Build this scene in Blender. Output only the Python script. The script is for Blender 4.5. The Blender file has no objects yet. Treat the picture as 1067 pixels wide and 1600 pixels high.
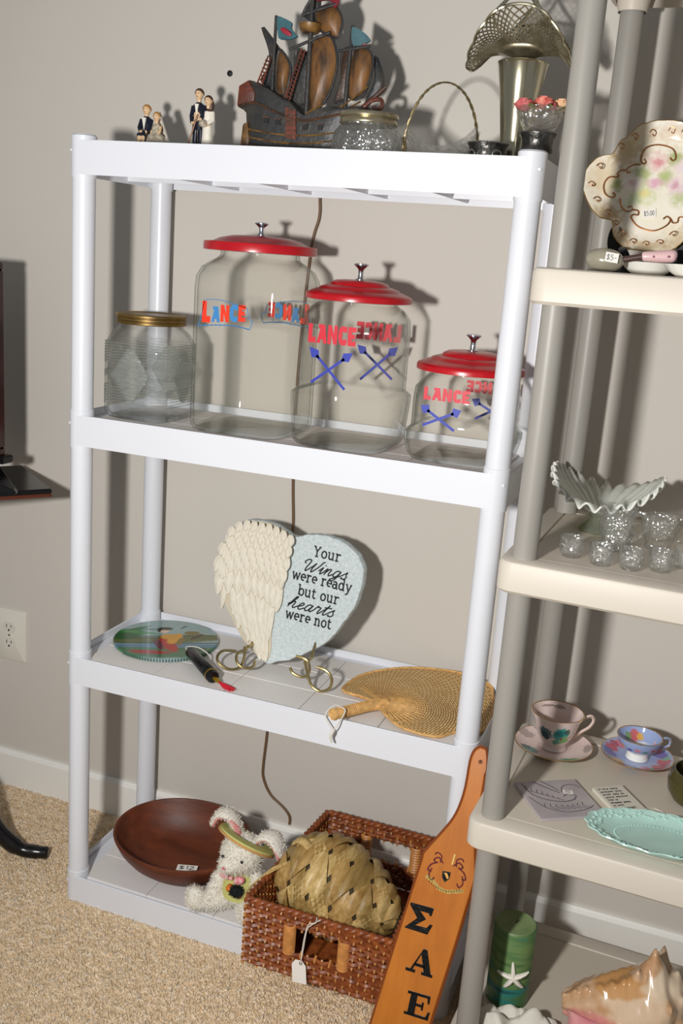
import bpy, bmesh, math, random
import numpy as np
from mathutils import Vector, Matrix, Euler
random.seed(7)
PI = math.pi
SC = bpy.context.scene
COL = SC.collection

# ------------------------------------------------------------------ camera, world, flash, exposure
cam_d = bpy.data.cameras.new('camera'); cam = bpy.data.objects.new('camera', cam_d); COL.objects.link(cam)
cam_d.sensor_fit = 'HORIZONTAL'; cam_d.sensor_width = 36.0; cam_d.lens = 36.0*1568.1/1067.0
cam_d.clip_start = 0.02
_r = Vector((0.93403157, 0.34984234, 0.07207892)); _f = Vector((-0.32312373, 0.91357274, -0.24693299))
_r.normalize(); _f.normalize(); _u = _r.cross(_f); _u.normalize()
cam.matrix_world = Matrix(((_r.x, _u.x, -_f.x, 1.01275), (_r.y, _u.y, -_f.y, -1.42452), (_r.z, _u.z, -_f.z, 1.23418), (0, 0, 0, 1)))
SC.camera = cam
wd = bpy.data.worlds.new('room_light'); SC.world = wd; wd.use_nodes = True
wd.node_tree.nodes['Background'].inputs[0].default_value = (0.92, 0.96, 1.0, 1)
wd.node_tree.nodes['Background'].inputs[1].default_value = 0.185
fl = bpy.data.lights.new('flash', 'SPOT'); flo = bpy.data.objects.new('flash', fl); COL.objects.link(flo)
fl.energy = 78.0; fl.shadow_soft_size = 0.045; fl.spot_size = math.radians(112); fl.spot_blend = 0.75
fl.color = (1.0, 0.98, 0.955)
flo.location = (0.56, -1.42, 1.19)
flo.rotation_euler = (Vector((0.47, 0.30, 0.98)) - Vector(flo.location)).to_track_quat('-Z', 'Y').to_euler()
SC.view_settings.view_transform = 'Standard'; SC.view_settings.look = 'None'
SC.view_settings.gamma = 1.0; SC.view_settings.use_curve_mapping = False
SC.view_settings.exposure = 0.22
try:
    SC.cycles.transparent_max_bounces = 40
    SC.cycles.max_bounces = 14; SC.cycles.transmission_bounces = 12
except Exception:
    pass

# ------------------------------------------------------------------ materials
def lin(c):
    if isinstance(c, str):
        c = tuple(int(c[i:i+2], 16) for i in (0, 2, 4))
    return tuple(((v/255.0)/12.92 if v/255.0 <= 0.04045 else ((v/255.0+0.055)/1.055)**2.4) for v in c) + (1.0,)
MATS = {}
def newmat(name):
    m = bpy.data.materials.new(name); m.use_nodes = True; MATS[name] = m
    nt = m.node_tree; b = nt.nodes['Principled BSDF']
    return m, nt, b
def N(nt, typ, **kw):
    n = nt.nodes.new(typ)
    for k, v in kw.items(): setattr(n, k, v)
    return n
def plain(name, col, rough=0.5, metal=0.0, var=0.0, vscale=8.0, bump=0.0, bscale=60.0, spec=0.5, col2=None, stretch=None, sss=0.0, detail=4.0, coat=0.0):
    m, nt, b = newmat(name)
    b.inputs['Roughness'].default_value = rough; b.inputs['Metallic'].default_value = metal
    b.inputs['Specular IOR Level'].default_value = spec
    b.inputs['Coat Weight'].default_value = coat
    b.inputs['Base Color'].default_value = lin(col)
    tc = N(nt, 'ShaderNodeTexCoord'); src = tc.outputs['Object']
    if stretch:
        mp = N(nt, 'ShaderNodeMapping'); mp.inputs['Scale'].default_value = stretch
        nt.links.new(src, mp.inputs['Vector']); src = mp.outputs['Vector']
    if var > 0 or col2:
        no = N(nt, 'ShaderNodeTexNoise'); no.inputs['Scale'].default_value = vscale; no.inputs['Detail'].default_value = detail
        nt.links.new(src, no.inputs['Vector'])
        mx = N(nt, 'ShaderNodeMix', data_type='RGBA')
        c = lin(col)
        if col2: a2 = lin(col2); a1 = c
        else:
            a1 = tuple(v*(1-var) for v in c[:3])+(1,); a2 = tuple(min(1, v*(1+var)) for v in c[:3])+(1,)
        mx.inputs[6].default_value = a1; mx.inputs[7].default_value = a2
        rp = N(nt, 'ShaderNodeMapRange'); rp.inputs[1].default_value = 0.32; rp.inputs[2].default_value = 0.68
        nt.links.new(no.outputs['Fac'], rp.inputs[0]); nt.links.new(rp.outputs[0], mx.inputs[0])
        nt.links.new(mx.outputs[2], b.inputs['Base Color'])
    if bump > 0:
        n2 = N(nt, 'ShaderNodeTexNoise'); n2.inputs['Scale'].default_value = bscale; n2.inputs['Detail'].default_value = 3
        nt.links.new(src, n2.inputs['Vector'])
        bp = N(nt, 'ShaderNodeBump'); bp.inputs['Strength'].default_value = bump; bp.inputs['Distance'].default_value = 0.002
        nt.links.new(n2.outputs['Fac'], bp.inputs['Height']); nt.links.new(bp.outputs['Normal'], b.inputs['Normal'])
    return m
def glass(name, tint='f4f7f3', edge='8f9a90', refr=0.0, ior=1.45, bump=0.0, bscale=80, rough=0.02, refl=1.0, haze=0.0):
    m = bpy.data.materials.new(name); m.use_nodes = True; MATS[name] = m
    nt = m.node_tree; nt.nodes.clear()
    out = N(nt, 'ShaderNodeOutputMaterial')
    lw = N(nt, 'ShaderNodeLayerWeight'); lw.inputs['Blend'].default_value = 0.5
    pw = N(nt, 'ShaderNodeMath', operation='POWER'); pw.inputs[1].default_value = 4.0
    nt.links.new(lw.outputs['Facing'], pw.inputs[0])
    mx = N(nt, 'ShaderNodeMix', data_type='RGBA'); mx.inputs[6].default_value = lin(tint); mx.inputs[7].default_value = lin(edge)
    nt.links.new(pw.outputs[0], mx.inputs[0])
    tr = N(nt, 'ShaderNodeBsdfTransparent'); nt.links.new(mx.outputs[2], tr.inputs['Color'])
    gl = N(nt, 'ShaderNodeBsdfGlossy'); gl.inputs['Roughness'].default_value = rough; gl.inputs['Color'].default_value = (refl, refl, refl, 1)
    f0 = 0.6*((ior-1)/(ior+1))**2
    p5 = N(nt, 'ShaderNodeMath', operation='POWER'); p5.inputs[1].default_value = 5.0
    nt.links.new(lw.outputs['Facing'], p5.inputs[0])
    fr = N(nt, 'ShaderNodeMath', operation='MULTIPLY_ADD'); fr.inputs[1].default_value = (1-f0)*0.55; fr.inputs[2].default_value = f0
    nt.links.new(p5.outputs[0], fr.inputs[0])
    base = tr
    if bump > 0:
        tc = N(nt, 'ShaderNodeTexCoord'); vo = N(nt, 'ShaderNodeTexVoronoi'); vo.inputs['Scale'].default_value = bscale
        nt.links.new(tc.outputs['Object'], vo.inputs['Vector'])
        bp = N(nt, 'ShaderNodeBump'); bp.inputs['Strength'].default_value = bump; bp.inputs['Distance'].default_value = 0.003
        nt.links.new(vo.outputs['Distance'], bp.inputs['Height'])
        nt.links.new(bp.outputs['Normal'], gl.inputs['Normal'])
        nt.links.new(bp.outputs['Normal'], lw.inputs['Normal'])
    if refr > 0:
        rf = N(nt, 'ShaderNodeBsdfRefraction'); rf.inputs['IOR'].default_value = 1.25; rf.inputs['Roughness'].default_value = 0.05
        rf.inputs['Color'].default_value = lin(tint)
        if bump > 0: nt.links.new(bp.outputs['Normal'], rf.inputs['Normal'])
        m2 = N(nt, 'ShaderNodeMixShader'); m2.inputs[0].default_value = refr
        nt.links.new(tr.outputs[0], m2.inputs[1]); nt.links.new(rf.outputs[0], m2.inputs[2]); base = m2
    if haze > 0:
        df = N(nt, 'ShaderNodeBsdfDiffuse'); df.inputs['Color'].default_value = lin('d8dcd8')
        tl = N(nt, 'ShaderNodeBsdfTranslucent'); tl.inputs['Color'].default_value = lin('d8dcd8')
        ad = N(nt, 'ShaderNodeMixShader'); nt.links.new(df.outputs[0], ad.inputs[1]); nt.links.new(tl.outputs[0], ad.inputs[2])
        m3 = N(nt, 'ShaderNodeMixShader'); m3.inputs[0].default_value = haze
        nt.links.new(base.outputs[0], m3.inputs[1]); nt.links.new(ad.outputs[0], m3.inputs[2]); base = m3
    ms = N(nt, 'ShaderNodeMixShader')
    nt.links.new(fr.outputs[0], ms.inputs[0]); nt.links.new(base.outputs[0], ms.inputs[1]); nt.links.new(gl.outputs[0], ms.inputs[2])
    nt.links.new(ms.outputs[0], out.inputs['Surface'])
    return m
def painted(name, base, blobs, rough=0.15, distort=0.25, dscale=60.0, base2=None, bscale=20.0, spec=0.5, bump=0.0, soft=0.22):
    """flat print: each blob = (centre xyz, per-axis scale 1/radius xyz, colour, opacity[, rotation about y])"""
    m, nt, b = newmat(name)
    b.inputs['Roughness'].default_value = rough; b.inputs['Specular IOR Level'].default_value = spec
    tc = N(nt, 'ShaderNodeTexCoord')
    no = N(nt, 'ShaderNodeTexNoise'); no.inputs['Scale'].default_value = dscale; no.inputs['Detail'].default_value = 3
    nt.links.new(tc.outputs['Object'], no.inputs['Vector'])
    cur = None
    if base2:
        n3 = N(nt, 'ShaderNodeTexNoise'); n3.inputs['Scale'].default_value = bscale; n3.inputs['Detail'].default_value = 4
        nt.links.new(tc.outputs['Object'], n3.inputs['Vector'])
        rp = N(nt, 'ShaderNodeMapRange'); rp.inputs[1].default_value = 0.38; rp.inputs[2].default_value = 0.62
        nt.links.new(n3.outputs['Fac'], rp.inputs[0])
        mx = N(nt, 'ShaderNodeMix', data_type='RGBA'); mx.inputs[6].default_value = lin(base); mx.inputs[7].default_value = lin(base2)
        nt.links.new(rp.outputs[0], mx.inputs[0]); cur = mx.outputs[2]
    for bl in blobs:
        c, s, col, op = bl[:4]
        sub = N(nt, 'ShaderNodeVectorMath', operation='SUBTRACT'); sub.inputs[1].default_value = c
        nt.links.new(tc.outputs['Object'], sub.inputs[0]); src = sub.outputs[0]
        if len(bl) > 4 and bl[4]:
            vr = N(nt, 'ShaderNodeVectorRotate', rotation_type='AXIS_ANGLE'); vr.inputs['Axis'].default_value = bl[5] if len(bl) > 5 else (0, 1, 0)
            vr.inputs['Angle'].default_value = bl[4]; nt.links.new(src, vr.inputs['Vector']); src = vr.outputs[0]
        mu = N(nt, 'ShaderNodeVectorMath', operation='MULTIPLY'); mu.inputs[1].default_value = s; nt.links.new(src, mu.inputs[0])
        le = N(nt, 'ShaderNodeVectorMath', operation='LENGTH'); nt.links.new(mu.outputs[0], le.inputs[0])
        ad = N(nt, 'ShaderNodeMath', operation='MULTIPLY_ADD'); ad.inputs[1].default_value = distort*2
        nt.links.new(no.outputs['Fac'], ad.inputs[0]); nt.links.new(le.outputs['Value'], ad.inputs[2])
        mr = N(nt, 'ShaderNodeMapRange', interpolation_type='SMOOTHSTEP')
        mr.inputs[1].default_value = 1.0+distort+soft*.45; mr.inputs[2].default_value = 1.0+distort-soft
        mr.inputs[3].default_value = 0.0; mr.inputs[4].default_value = op
        nt.links.new(ad.outputs[0], mr.inputs[0])
        mx = N(nt, 'ShaderNodeMix', data_type='RGBA'); mx.inputs[6].default_value = lin(base); mx.inputs[7].default_value = lin(col)
        nt.links.new(mr.outputs[0], mx.inputs[0])
        if cur is not None: nt.links.new(cur, mx.inputs[6])
        cur = mx.outputs[2]
    if cur is not None: nt.links.new(cur, b.inputs['Base Color'])
    else: b.inputs['Base Color'].default_value = lin(base)
    return m

# ------------------------------------------------------------------ mesh helpers
def crom(pts, n=6, closed=False):
    """Catmull-Rom through points of any dimension"""
    P = [np.array(p, float) for p in pts]; out = []; L = len(P)
    seg = L if closed else L-1
    for i in range(seg):
        if closed: a, b, c, d = P[(i-1) % L], P[i], P[(i+1) % L], P[(i+2) % L]
        else: a, b, c, d = P[max(i-1, 0)], P[i], P[i+1], P[min(i+2, L-1)]
        for k in range(n):
            t = k/n
            out.append(0.5*((2*b)+(-a+c)*t+(2*a-5*b+4*c-d)*t*t+(-a+3*b-3*c+d)*t**3))
    if not closed: out.append(P[-1])
    return [tuple(float(v) for v in p) for p in out]
def arc(cx, cz, rx, rz, a0, a1, n=10):
    return [(cx+rx*math.cos(math.radians(a0+(a1-a0)*i/n)), cz+rz*math.sin(math.radians(a0+(a1-a0)*i/n))) for i in range(n+1)]
class MB:
    def __init__(s): s.v = []; s.f = []
    def add(s, v, f):
        o = len(s.v); s.v += [tuple(p) for p in v]; s.f += [tuple(i+o for i in q) for q in f]; return s
    def box(s, c, d, M=None):
        x, y, z = d[0]/2, d[1]/2, d[2]/2
        v = [Vector((a*x, b*y, e*z)) for e in (-1, 1) for b in (-1, 1) for a in (-1, 1)]
        if M is not None: v = [M @ p for p in v]
        v = [p+Vector(c) for p in v]
        return s.add(v, [(0, 2, 3, 1), (4, 5, 7, 6), (0, 1, 5, 4), (2, 6, 7, 3), (0, 4, 6, 2), (1, 3, 7, 5)])
    def bx(s, x0, x1, y0, y1, z0, z1): return s.box(((x0+x1)/2, (y0+y1)/2, (z0+z1)/2), (x1-x0, y1-y0, z1-z0))
    def rings(s, rs, cap0=True, cap1=True, closed=False):
        n = len(rs[0]); v = [p for r in rs for p in r]; f = []
        R = len(rs)
        for i in range(R if closed else R-1):
            j = (i+1) % R
            for k in range(n):
                l = (k+1) % n
                f.append((i*n+k, i*n+l, j*n+l, j*n+k))
        if not closed:
            if cap0: f.append(tuple(range(n-1, -1, -1)))
            if cap1: f.append(tuple((R-1)*n+k for k in range(n)))
        return s.add(v, f)
    def tube(s, pts, r, n=8, closed=False, flat=1.0):
        P = [Vector(p) for p in pts]; L = len(P); rs = []
        rad = r if isinstance(r, (list, tuple)) else [r]*L
        prev = None
        for i in range(L):
            if closed: t = P[(i+1) % L]-P[i-1]
            else: t = P[min(i+1, L-1)]-P[max(i-1, 0)]
            if t.length < 1e-9: t = Vector((0, 0, 1))
            t.normalize()
            if prev is None:
                a = Vector((0, 0, 1)) if abs(t.z) < 0.9 else Vector((1, 0, 0))
                nx = t.cross(a); nx.normalize()
            else:
                nx = prev-t*prev.dot(t)
                if nx.length < 1e-6: nx = t.orthogonal()
                nx.normalize()
            prev = nx; ny = t.cross(nx)
            rs.append([P[i]+nx*(rad[i]*math.cos(2*PI*k/n))+ny*(rad[i]*flat*math.sin(2*PI*k/n)) for k in range(n)])
        return s.rings(rs, closed=closed)
    def lathe(s, prof, n=32, c=(0, 0, 0), M=None, cap0=True, cap1=True):
        rs = [[Vector((r*math.cos(2*PI*k/n), r*math.sin(2*PI*k/n), z)) for k in range(n)] for r, z in prof]
        rs = [[(M @ p if M is not None else p)+Vector(c) for p in r] for r in rs]
        return s.rings(rs, cap0, cap1)
    def prism(s, poly, y0, y1):
        """polygon in XZ extruded along Y"""
        n = len(poly)
        v = [(p[0], y0, p[1]) for p in poly]+[(p[0], y1, p[1]) for p in poly]
        f = [tuple(range(n)), tuple(range(2*n-1, n-1, -1))]
        f += [(i, i+n, (i+1) % n+n, (i+1) % n) for i in range(n)]
        return s.add(v, f)
    def slab(s, poly, z0, z1):
        """polygon in XY extruded along Z"""
        n = len(poly)
        v = [(p[0], p[1], z0) for p in poly]+[(p[0], p[1], z1) for p in poly]
        f = [tuple(range(n-1, -1, -1)), tuple(range(n, 2*n))]
        f += [(i, (i+1) % n, (i+1) % n+n, i+n) for i in range(n)]
        return s.add(v, f)
    def ell(s, c, r, nu=16, nv=10, M=None):
        rs = []
        for j in range(1, nv):
            a = PI*j/nv
            rs.append([Vector((r[0]*math.sin(a)*math.cos(2*PI*k/nu), r[1]*math.sin(a)*math.sin(2*PI*k/nu), -r[2]*math.cos(a))) for k in range(nu)])
        if M is not None: rs = [[M @ p for p in q] for q in rs]
        rs = [[p+Vector(c) for p in q] for q in rs]
        return s.rings(rs)
    def grid(s, P, cu=False, cv=False):
        nu, nv = len(P), len(P[0]); f = []
        for i in range(nu if cu else nu-1):
            for j in range(nv if cv else nv-1):
                a, b = (i+1) % nu, (j+1) % nv
                f.append((i*nv+j, a*nv+j, a*nv+b, i*nv+b))
        return s.add([p for r in P for p in r], f)
    def ribbon(s, pts, w, y0, y1, join=True):
        """stroke in XZ with thickness"""
        for a, b in zip(pts[:-1], pts[1:]):
            dx, dz = b[0]-a[0], b[1]-a[1]; L = math.hypot(dx, dz)
            if L < 1e-9: continue
            nx, nz = -dz/L*w/2, dx/L*w/2
            s.prism([(a[0]-nx, a[1]-nz), (b[0]-nx, b[1]-nz), (b[0]+nx, b[1]+nz), (a[0]+nx, a[1]+nz)], y0, y1)
        if join:
            for p in pts[1:-1]:
                s.prism([(p[0]+w/2*math.cos(k*PI/3), p[1]+w/2*math.sin(k*PI/3)) for k in range(6)], y0, y1)
        return s
    def mesh(s, name, mat, smooth=40, bevel=0, bseg=2, weld=False):
        me = bpy.data.meshes.new(name); me.from_pydata(s.v, [], s.f); me.validate()
        bm = bmesh.new(); bm.from_mesh(me)
        if weld: bmesh.ops.remove_doubles(bm, verts=bm.verts, dist=1e-5)
        bmesh.ops.recalc_face_normals(bm, faces=bm.faces)
        if bevel > 0:
            ed = [e for e in bm.edges if len(e.link_faces) == 2 and e.calc_face_angle(0) > 0.6]
            bmesh.ops.bevel(bm, geom=ed, offset=bevel, segments=bseg, affect='EDGES', clamp_overlap=True)
        bm.to_mesh(me); bm.free()
        if smooth:
            me.polygons.foreach_set('use_smooth', [True]*len(me.polygons))
            me.set_sharp_from_angle(angle=math.radians(smooth))
        if mat is not None: me.materials.append(MATS[mat] if isinstance(mat, str) else mat)
        return me
    def build(s, name, mat, parent=None, **kw):
        o = bpy.data.objects.new(name, s.mesh(name, mat, **kw)); COL.objects.link(o)
        if parent is not None: o.parent = parent
        return o
def inst(name, me, parent=None, loc=(0, 0, 0), rot=(0, 0, 0), scale=(1, 1, 1)):
    o = bpy.data.objects.new(name, me); COL.objects.link(o)
    o.location = loc; o.rotation_euler = rot; o.scale = scale
    if parent is not None: o.parent = parent
    return o
def tag(o, label, cat, group=None):
    o['label'] = label; o['category'] = cat
    if group: o['group'] = group
    return o
def thing(name, label, cat, loc=(0, 0, 0), rot=(0, 0, 0), group=None):
    o = bpy.data.objects.new(name, None); COL.objects.link(o); o.empty_display_size = 0.02
    o.location = loc; o.rotation_euler = rot
    return tag(o, label, cat, group)
def struct(o): o['kind'] = 'structure'; return o
def stuff(o): o['kind'] = 'stuff'; return o
def mod(o, typ, **kw):
    m = o.modifiers.new(typ.lower(), typ)
    for k, v in kw.items(): setattr(m, k, v)
    return m
def rrect(a, b, r, n=6, cx=0, cy=0):
    """rounded rectangle ring, half sizes a, b"""
    out = []
    for sx, sy, a0 in ((1, 1, 0), (-1, 1, 90), (-1, -1, 180), (1, -1, 270)):
        for k in range(n+1):
            t = math.radians(a0+90*k/n)
            out.append((cx+sx*(a-r)+r*math.cos(t), cy+sy*(b-r)+r*math.sin(t)))
    return out

# ------------------------------------------------------------------ shared materials
plain('wall_paint', 'cec8bf', 0.75, bump=0.06, bscale=180, spec=0.25)
plain('white_trim', 'eeece6', 0.45)
plain('white_plastic', 'e2e4ea', 0.33, spec=0.5, bump=0.02, bscale=25)
plain('deck_plastic', 'e8e4e1', 0.5, spec=0.35)
plain('gray_plastic', '98948d', 0.42, spec=0.4)
plain('cream_plastic', 'cec5b7', 0.45, spec=0.4)
plain('cream_deck', 'd0c6b6', 0.5, spec=0.35)
plain('carpet', 'ead2b0', 0.95, col2='cdb28c', vscale=55, spec=0.1, bump=0.6, bscale=220)
plain('carpet_tuft', 'ffeed6', 0.95, col2='e8cca4', vscale=90, spec=0.05, detail=2)
plain('chrome', 'c9c9d0', 0.16, 1.0)
plain('red_enamel', 'b80f1c', 0.28, spec=0.6, var=0.12, vscale=30)
plain('print_red', 'd21c33', 0.4); plain('print_orange_red', 'f0381c', 0.4)
plain('print_blue', '2b3aa8', 0.4); plain('print_light_blue', '3f86c4', 0.4)
plain('paper_white', 'eeeae2', 0.7); plain('ink', '26262a', 0.6)
plain('string_white', 'ddd8cc', 0.8)
plain('black_gloss', '0c0c10', 0.22); plain('black_matte', '101012', 0.6)
glass('jar_glass', 'fffffe', '868d85', rough=0.03)
glass('thick_glass', 'ffffff', '8f9a92', rough=0.04, refr=0.08)
glass('cut_glass', 'ffffff', 'd4d8d8', refr=0.18, bump=0.9, bscale=150, rough=0.16, ior=2.8, haze=0.05)
glass('rib_glass', 'f6f8f6', '8a928a', haze=0.14)
glass('bumpy_glass', 'f6f8f6', 'a0a8a0', refr=0.2, bump=0.5, bscale=420, rough=0.1, haze=0.15)

# ================================================================== SETTING
WY = 0.300
struct(MB().bx(-2.2, 2.4, WY, WY+0.12, -0.02, 2.6).build('wall_back', 'wall_paint', smooth=None))
fl_o = struct(MB().bx(-2.2, 2.4, -2.6, WY+0.05, -0.06, 0.0).build('floor', 'carpet', smooth=None))
bb = MB(); pr_ = [(0, 0), (0, 0.078), (0.003, 0.084), (0.006, 0.088), (0.012, 0.088), (0.012, 0)]
bb.add([(-2.2, WY-0.012+a, z) for a, z in pr_]+[(2.4, WY-0.012+a, z) for a, z in pr_],
       [(i, (i+1) % 6, (i+1) % 6+6, i+6) for i in range(6)]+[tuple(range(5, -1, -1)), tuple(range(6, 12))])
struct(bb.build('baseboard_back', 'white_trim', smooth=None))
# carpet pile: short leaning tufts where the carpet is seen
def tufts():
    rng = np.random.default_rng(3)
    n = 210000
    x = rng.uniform(-0.75, 1.15, n); y = rng.uniform(-0.80, 0.288, n)
    keep = ~((x > 0.0) & (x < 0.76) & (y > 0.0)) & ~((x > 0.775) & (y > -0.17))
    x, y = x[keep], y[keep]; n = len(x)
    h = rng.uniform(0.003, 0.0062, n); w = rng.uniform(0.0012, 0.0022, n); a = rng.uniform(0, 2*PI, n)
    lx = rng.normal(0, 0.0022, n); ly = rng.normal(0, 0.0028, n)
    V = np.zeros((n, 4, 3))
    for k in range(3):
        V[:, k, 0] = x+w*np.cos(a+k*2.0944); V[:, k, 1] = y+w*np.sin(a+k*2.0944); V[:, k, 2] = -0.0005
    V[:, 3, 0] = x+lx; V[:, 3, 1] = y+ly; V[:, 3, 2] = h
    b = (np.arange(n)*4)[:, None]
    Fc = np.stack([b+np.array([0, 1, 3]), b+np.array([1, 2, 3]), b+np.array([2, 0, 3])], 1).reshape(-1, 3)
    me = bpy.data.meshes.new('carpet_pile'); me.vertices.add(n*4); me.vertices.foreach_set('co', V.ravel())
    me.loops.add(len(Fc)*3); me.loops.foreach_set('vertex_index', Fc.ravel().astype(np.int32))
    me.polygons.add(len(Fc)); me.polygons.foreach_set('loop_start', np.arange(len(Fc), dtype=np.int32)*3)
    me.update(calc_edges=True); me.validate()
    me.materials.append(MATS['carpet_tuft'])
    o = bpy.data.objects.new('carpet_pile', me); COL.objects.link(o); stuff(o); o.parent = fl_o
tufts()

# ================================================================== WHITE SHELF UNIT
SW, SD, ST = 0.76, 0.283, 0.0526
ZT = [0.0551, 0.5026, 0.9418, 1.3817]            # top of each rim
PR, CR, PC = 0.0188, 0.0203, 0.0203
LIP = 0.010
unit = thing('white_shelf_unit', 'tall white plastic four-tier shelving unit standing against the wall', 'shelf', (0, 0, 0))
pan = MB().box((0, 0, 0), (0.1395, 0.0775, 0.004)).mesh('deck_panel', 'deck_plastic', smooth=None, bevel=0.0008, bseg=1)
for i, zt in enumerate(ZT):
    zb = zt-ST if i else 0.0
    m = MB()
    w = 0.004
    lo = 0.020
    m.bx(lo, SW-lo, 0, w, zb, zt).bx(lo, SW-lo, SD-w, SD, zb, zt)
    m.bx(0, w, lo, SD-lo, zb, zt).bx(SW-w, SW, lo, SD-lo, zb, zt)
    m.bx(w, SW-w, w, SD-w, zt-LIP-0.0075, zt-LIP-0.0035)        # deck base, seen as the grooves
    sh = m.build('shelf', 'white_plastic', unit, bevel=0.0012)
    for cx in (PC, SW-PC):
        for cy in (PC, SD-PC):
            cm = MB(); top = zt+0.008
            cm.lathe([(PR+0.0002, zb-0.004 if i else 0.0), (CR, zb-0.004 if i else 0.0), (CR, top-0.001), (CR-0.001, top), (PR+0.0002, top)], 28, (cx, cy, 0))
            cm.build('collar', 'white_plastic', sh)
    for a in range(5):
        for b in range(3):
            px = 0.0285+0.0703+a*0.1406; py = 0.022+0.039+b*0.0785
            if a in (0, 4) and b in (0, 2): pass
            inst('deck_panel', pan, sh, (px, py, zt-LIP-0.002))
    for a in range(1, 5):
        MB().bx(0.0285+a*0.1406-0.0015, 0.0285+a*0.1406+0.0015, w, SD-w, zb+(0.004 if i else 0.002), zt-LIP-0.0078).build('rib', 'white_plastic', sh, smooth=None)
    MB().bx(w, SW-w, SD*0.62, SD*0.62+0.003, zb+0.004, zt-LIP-0.0079).build('rib', 'white_plastic', sh, smooth=None)
for i in range(3):
    z0 = ZT[i]-0.02; z1 = ZT[i+1]-ST+0.01
    for cx in (PC, SW-PC):
        for cy in (PC, SD-PC):
            MB().lathe([(PR, z0), (PR, z1)], 28, (cx, cy, 0)).build('post', 'white_plastic', unit)
for cx in (PC, SW-PC):
    for cy in (PC, SD-PC):
        MB().lathe([(0.001, ZT[3]+0.0085), (CR-0.0015, ZT[3]+0.0085), (CR-0.0025, ZT[3]+0.0095), (0.001, ZT[3]+0.0095)], 24, (cx, cy, 0)).build('post_cap', 'white_plastic', unit)

# ================================================================== GREY POST SHELF UNIT
GX, GY, GA, GD, GW = 0.7805, -0.1315, -0.0378, 0.375, 0.78
GZ = [0.072, 0.462, 0.855, 1.2385, 1.664]
GT = 0.0455
gu = thing('beige_shelf_unit', 'shelving unit with beige plastic shelves on grey tubular posts, at the right', 'shelf', (GX, GY, 0), (0, 0, GA))
GC = 0.0316; GR = 0.0170
for i, z in enumerate(GZ):
    m = MB()
    rs = []
    for r_in, zz in ((0.004, z-GT), (0.0, z-GT+0.004), (0.0, z-0.006), (0.002, z-0.002), (0.006, z)):
        rs.append([(x, y, zz) for x, y in rrect(GW/2-r_in, GD/2-r_in, 0.022-r_in*0.4, 6, GW/2, GD/2)])
    # recessed middle, open underneath
    rs += [[(x, y, z) for x, y in rrect(GW/2-0.030, GD/2-0.034, 0.008, 6, GW/2, GD/2)],
           [(x, y, z-0.0035) for x, y in rrect(GW/2-0.032, GD/2-0.036, 0.008, 6, GW/2, GD/2)]]
    m.rings(rs, cap0=False, cap1=True)
    m.rings([[(x, y, z-GT) for x, y in rrect(GW/2-0.004, GD/2-0.004, 0.02, 6, GW/2, GD/2)],
             [(x, y, z-GT) for x, y in rrect(GW/2-0.008, GD/2-0.008, 0.018, 6, GW/2, GD/2)],
             [(x, y, z-0.010) for x, y in rrect(GW/2-0.008, GD/2-0.008, 0.018, 6, GW/2, GD/2)]], cap0=False, cap1=True)
    sh = m.build('shelf', 'cream_plastic', gu, smooth=35)
    MB().slab(rrect(GW/2-0.0335, GD/2-0.0375, 0.007, 6, GW/2, GD/2), z-0.0036, z-0.0006).build('deck_panel', 'cream_deck', sh, smooth=None)
    if i:
        for cx in (GC, GW-GC):
            for cy in (GC, GD-GC):
                MB().lathe([(GR+0.0035, z-GT+0.001 if i < 4 else z-GT-0.012), (GR+0.007, z-GT+0.004), (GR+0.007, z-0.011)], 24, (cx, cy, 0), cap0=False, cap1=False).build('socket', 'cream_plastic', sh)
for i in range(4):
    for cx in (GC, GW-GC):
        for cy in (GC, GD-GC):
            MB().lathe([(GR, GZ[i]), (GR, GZ[i+1]-GT+0.004)], 28, (cx, cy, 0)).build('post', 'gray_plastic', gu)
for cx in (GC, GW-GC):
    for cy in (GC, GD-GC):
        MB().lathe([(GR, 0.0), (GR, GZ[0]-GT+0.004)], 24, (cx, cy, 0)).build('foot', 'gray_plastic', gu)

# ================================================================== JARS ON THE SECOND SHELF
Z3 = ZT[2]-LIP
# heavy block capitals, unit height, drawn as outlines in XZ
BLK = {
 'L': [[(0, 0), (.62, 0), (.62, .30), (.32, .30), (.32, 1), (0, 1)]],
 'A': [[(0, 0), (.28, 0), (.32, .2), (.52, .2), (.56, 0), (.84, 0), (.64, 1), (.10, 1), (.14, .78), (.26, .78)], ],
 'N': [[(0, 0), (.28, 0), (.28, .5), (.50, 0), (.78, 0), (.78, 1), (.50, 1), (.50, .5), (.28, 1), (0, 1)]],
 'C': [[(.10, .12), (.26, 0), (.62, 0), (.70, .1), (.70, .32), (.44, .32), (.38, .26), (.32, .30), (.32, .70), (.38, .74), (.44, .68), (.70, .68), (.70, .9), (.60, 1), (.24, 1), (.06, .86), (.0, .6), (.0, .34)]],
 'E': [[(0, 0), (.66, 0), (.66, .26), (.30, .26), (.30, .38), (.58, .38), (.58, .62), (.30, .62), (.30, .74), (.66, .74), (.66, 1), (0, 1)]],
}
LW = {'L': .70, 'A': .90, 'N': .86, 'C': .78, 'E': .70}
def word(parent, txt, x0, z0, h, y, mats, mirror=1, slope=0.0, hs=None, sx=1.0):
    """block lettering on a plane facing -y; each letter a piece"""
    x = x0
    for i, ch in enumerate(txt):
        hh = hs[i] if hs else h
        m = MB()
        for poly in BLK[ch]:
            m.prism([(x+p[0]*hh*sx, z0+p[1]*hh+slope*(x-x0)) for p in poly], y-0.0004, y)
        m.build('letter', mats[i % len(mats)], parent, smooth=None)
        x += LW[ch]*hh*sx
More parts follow.
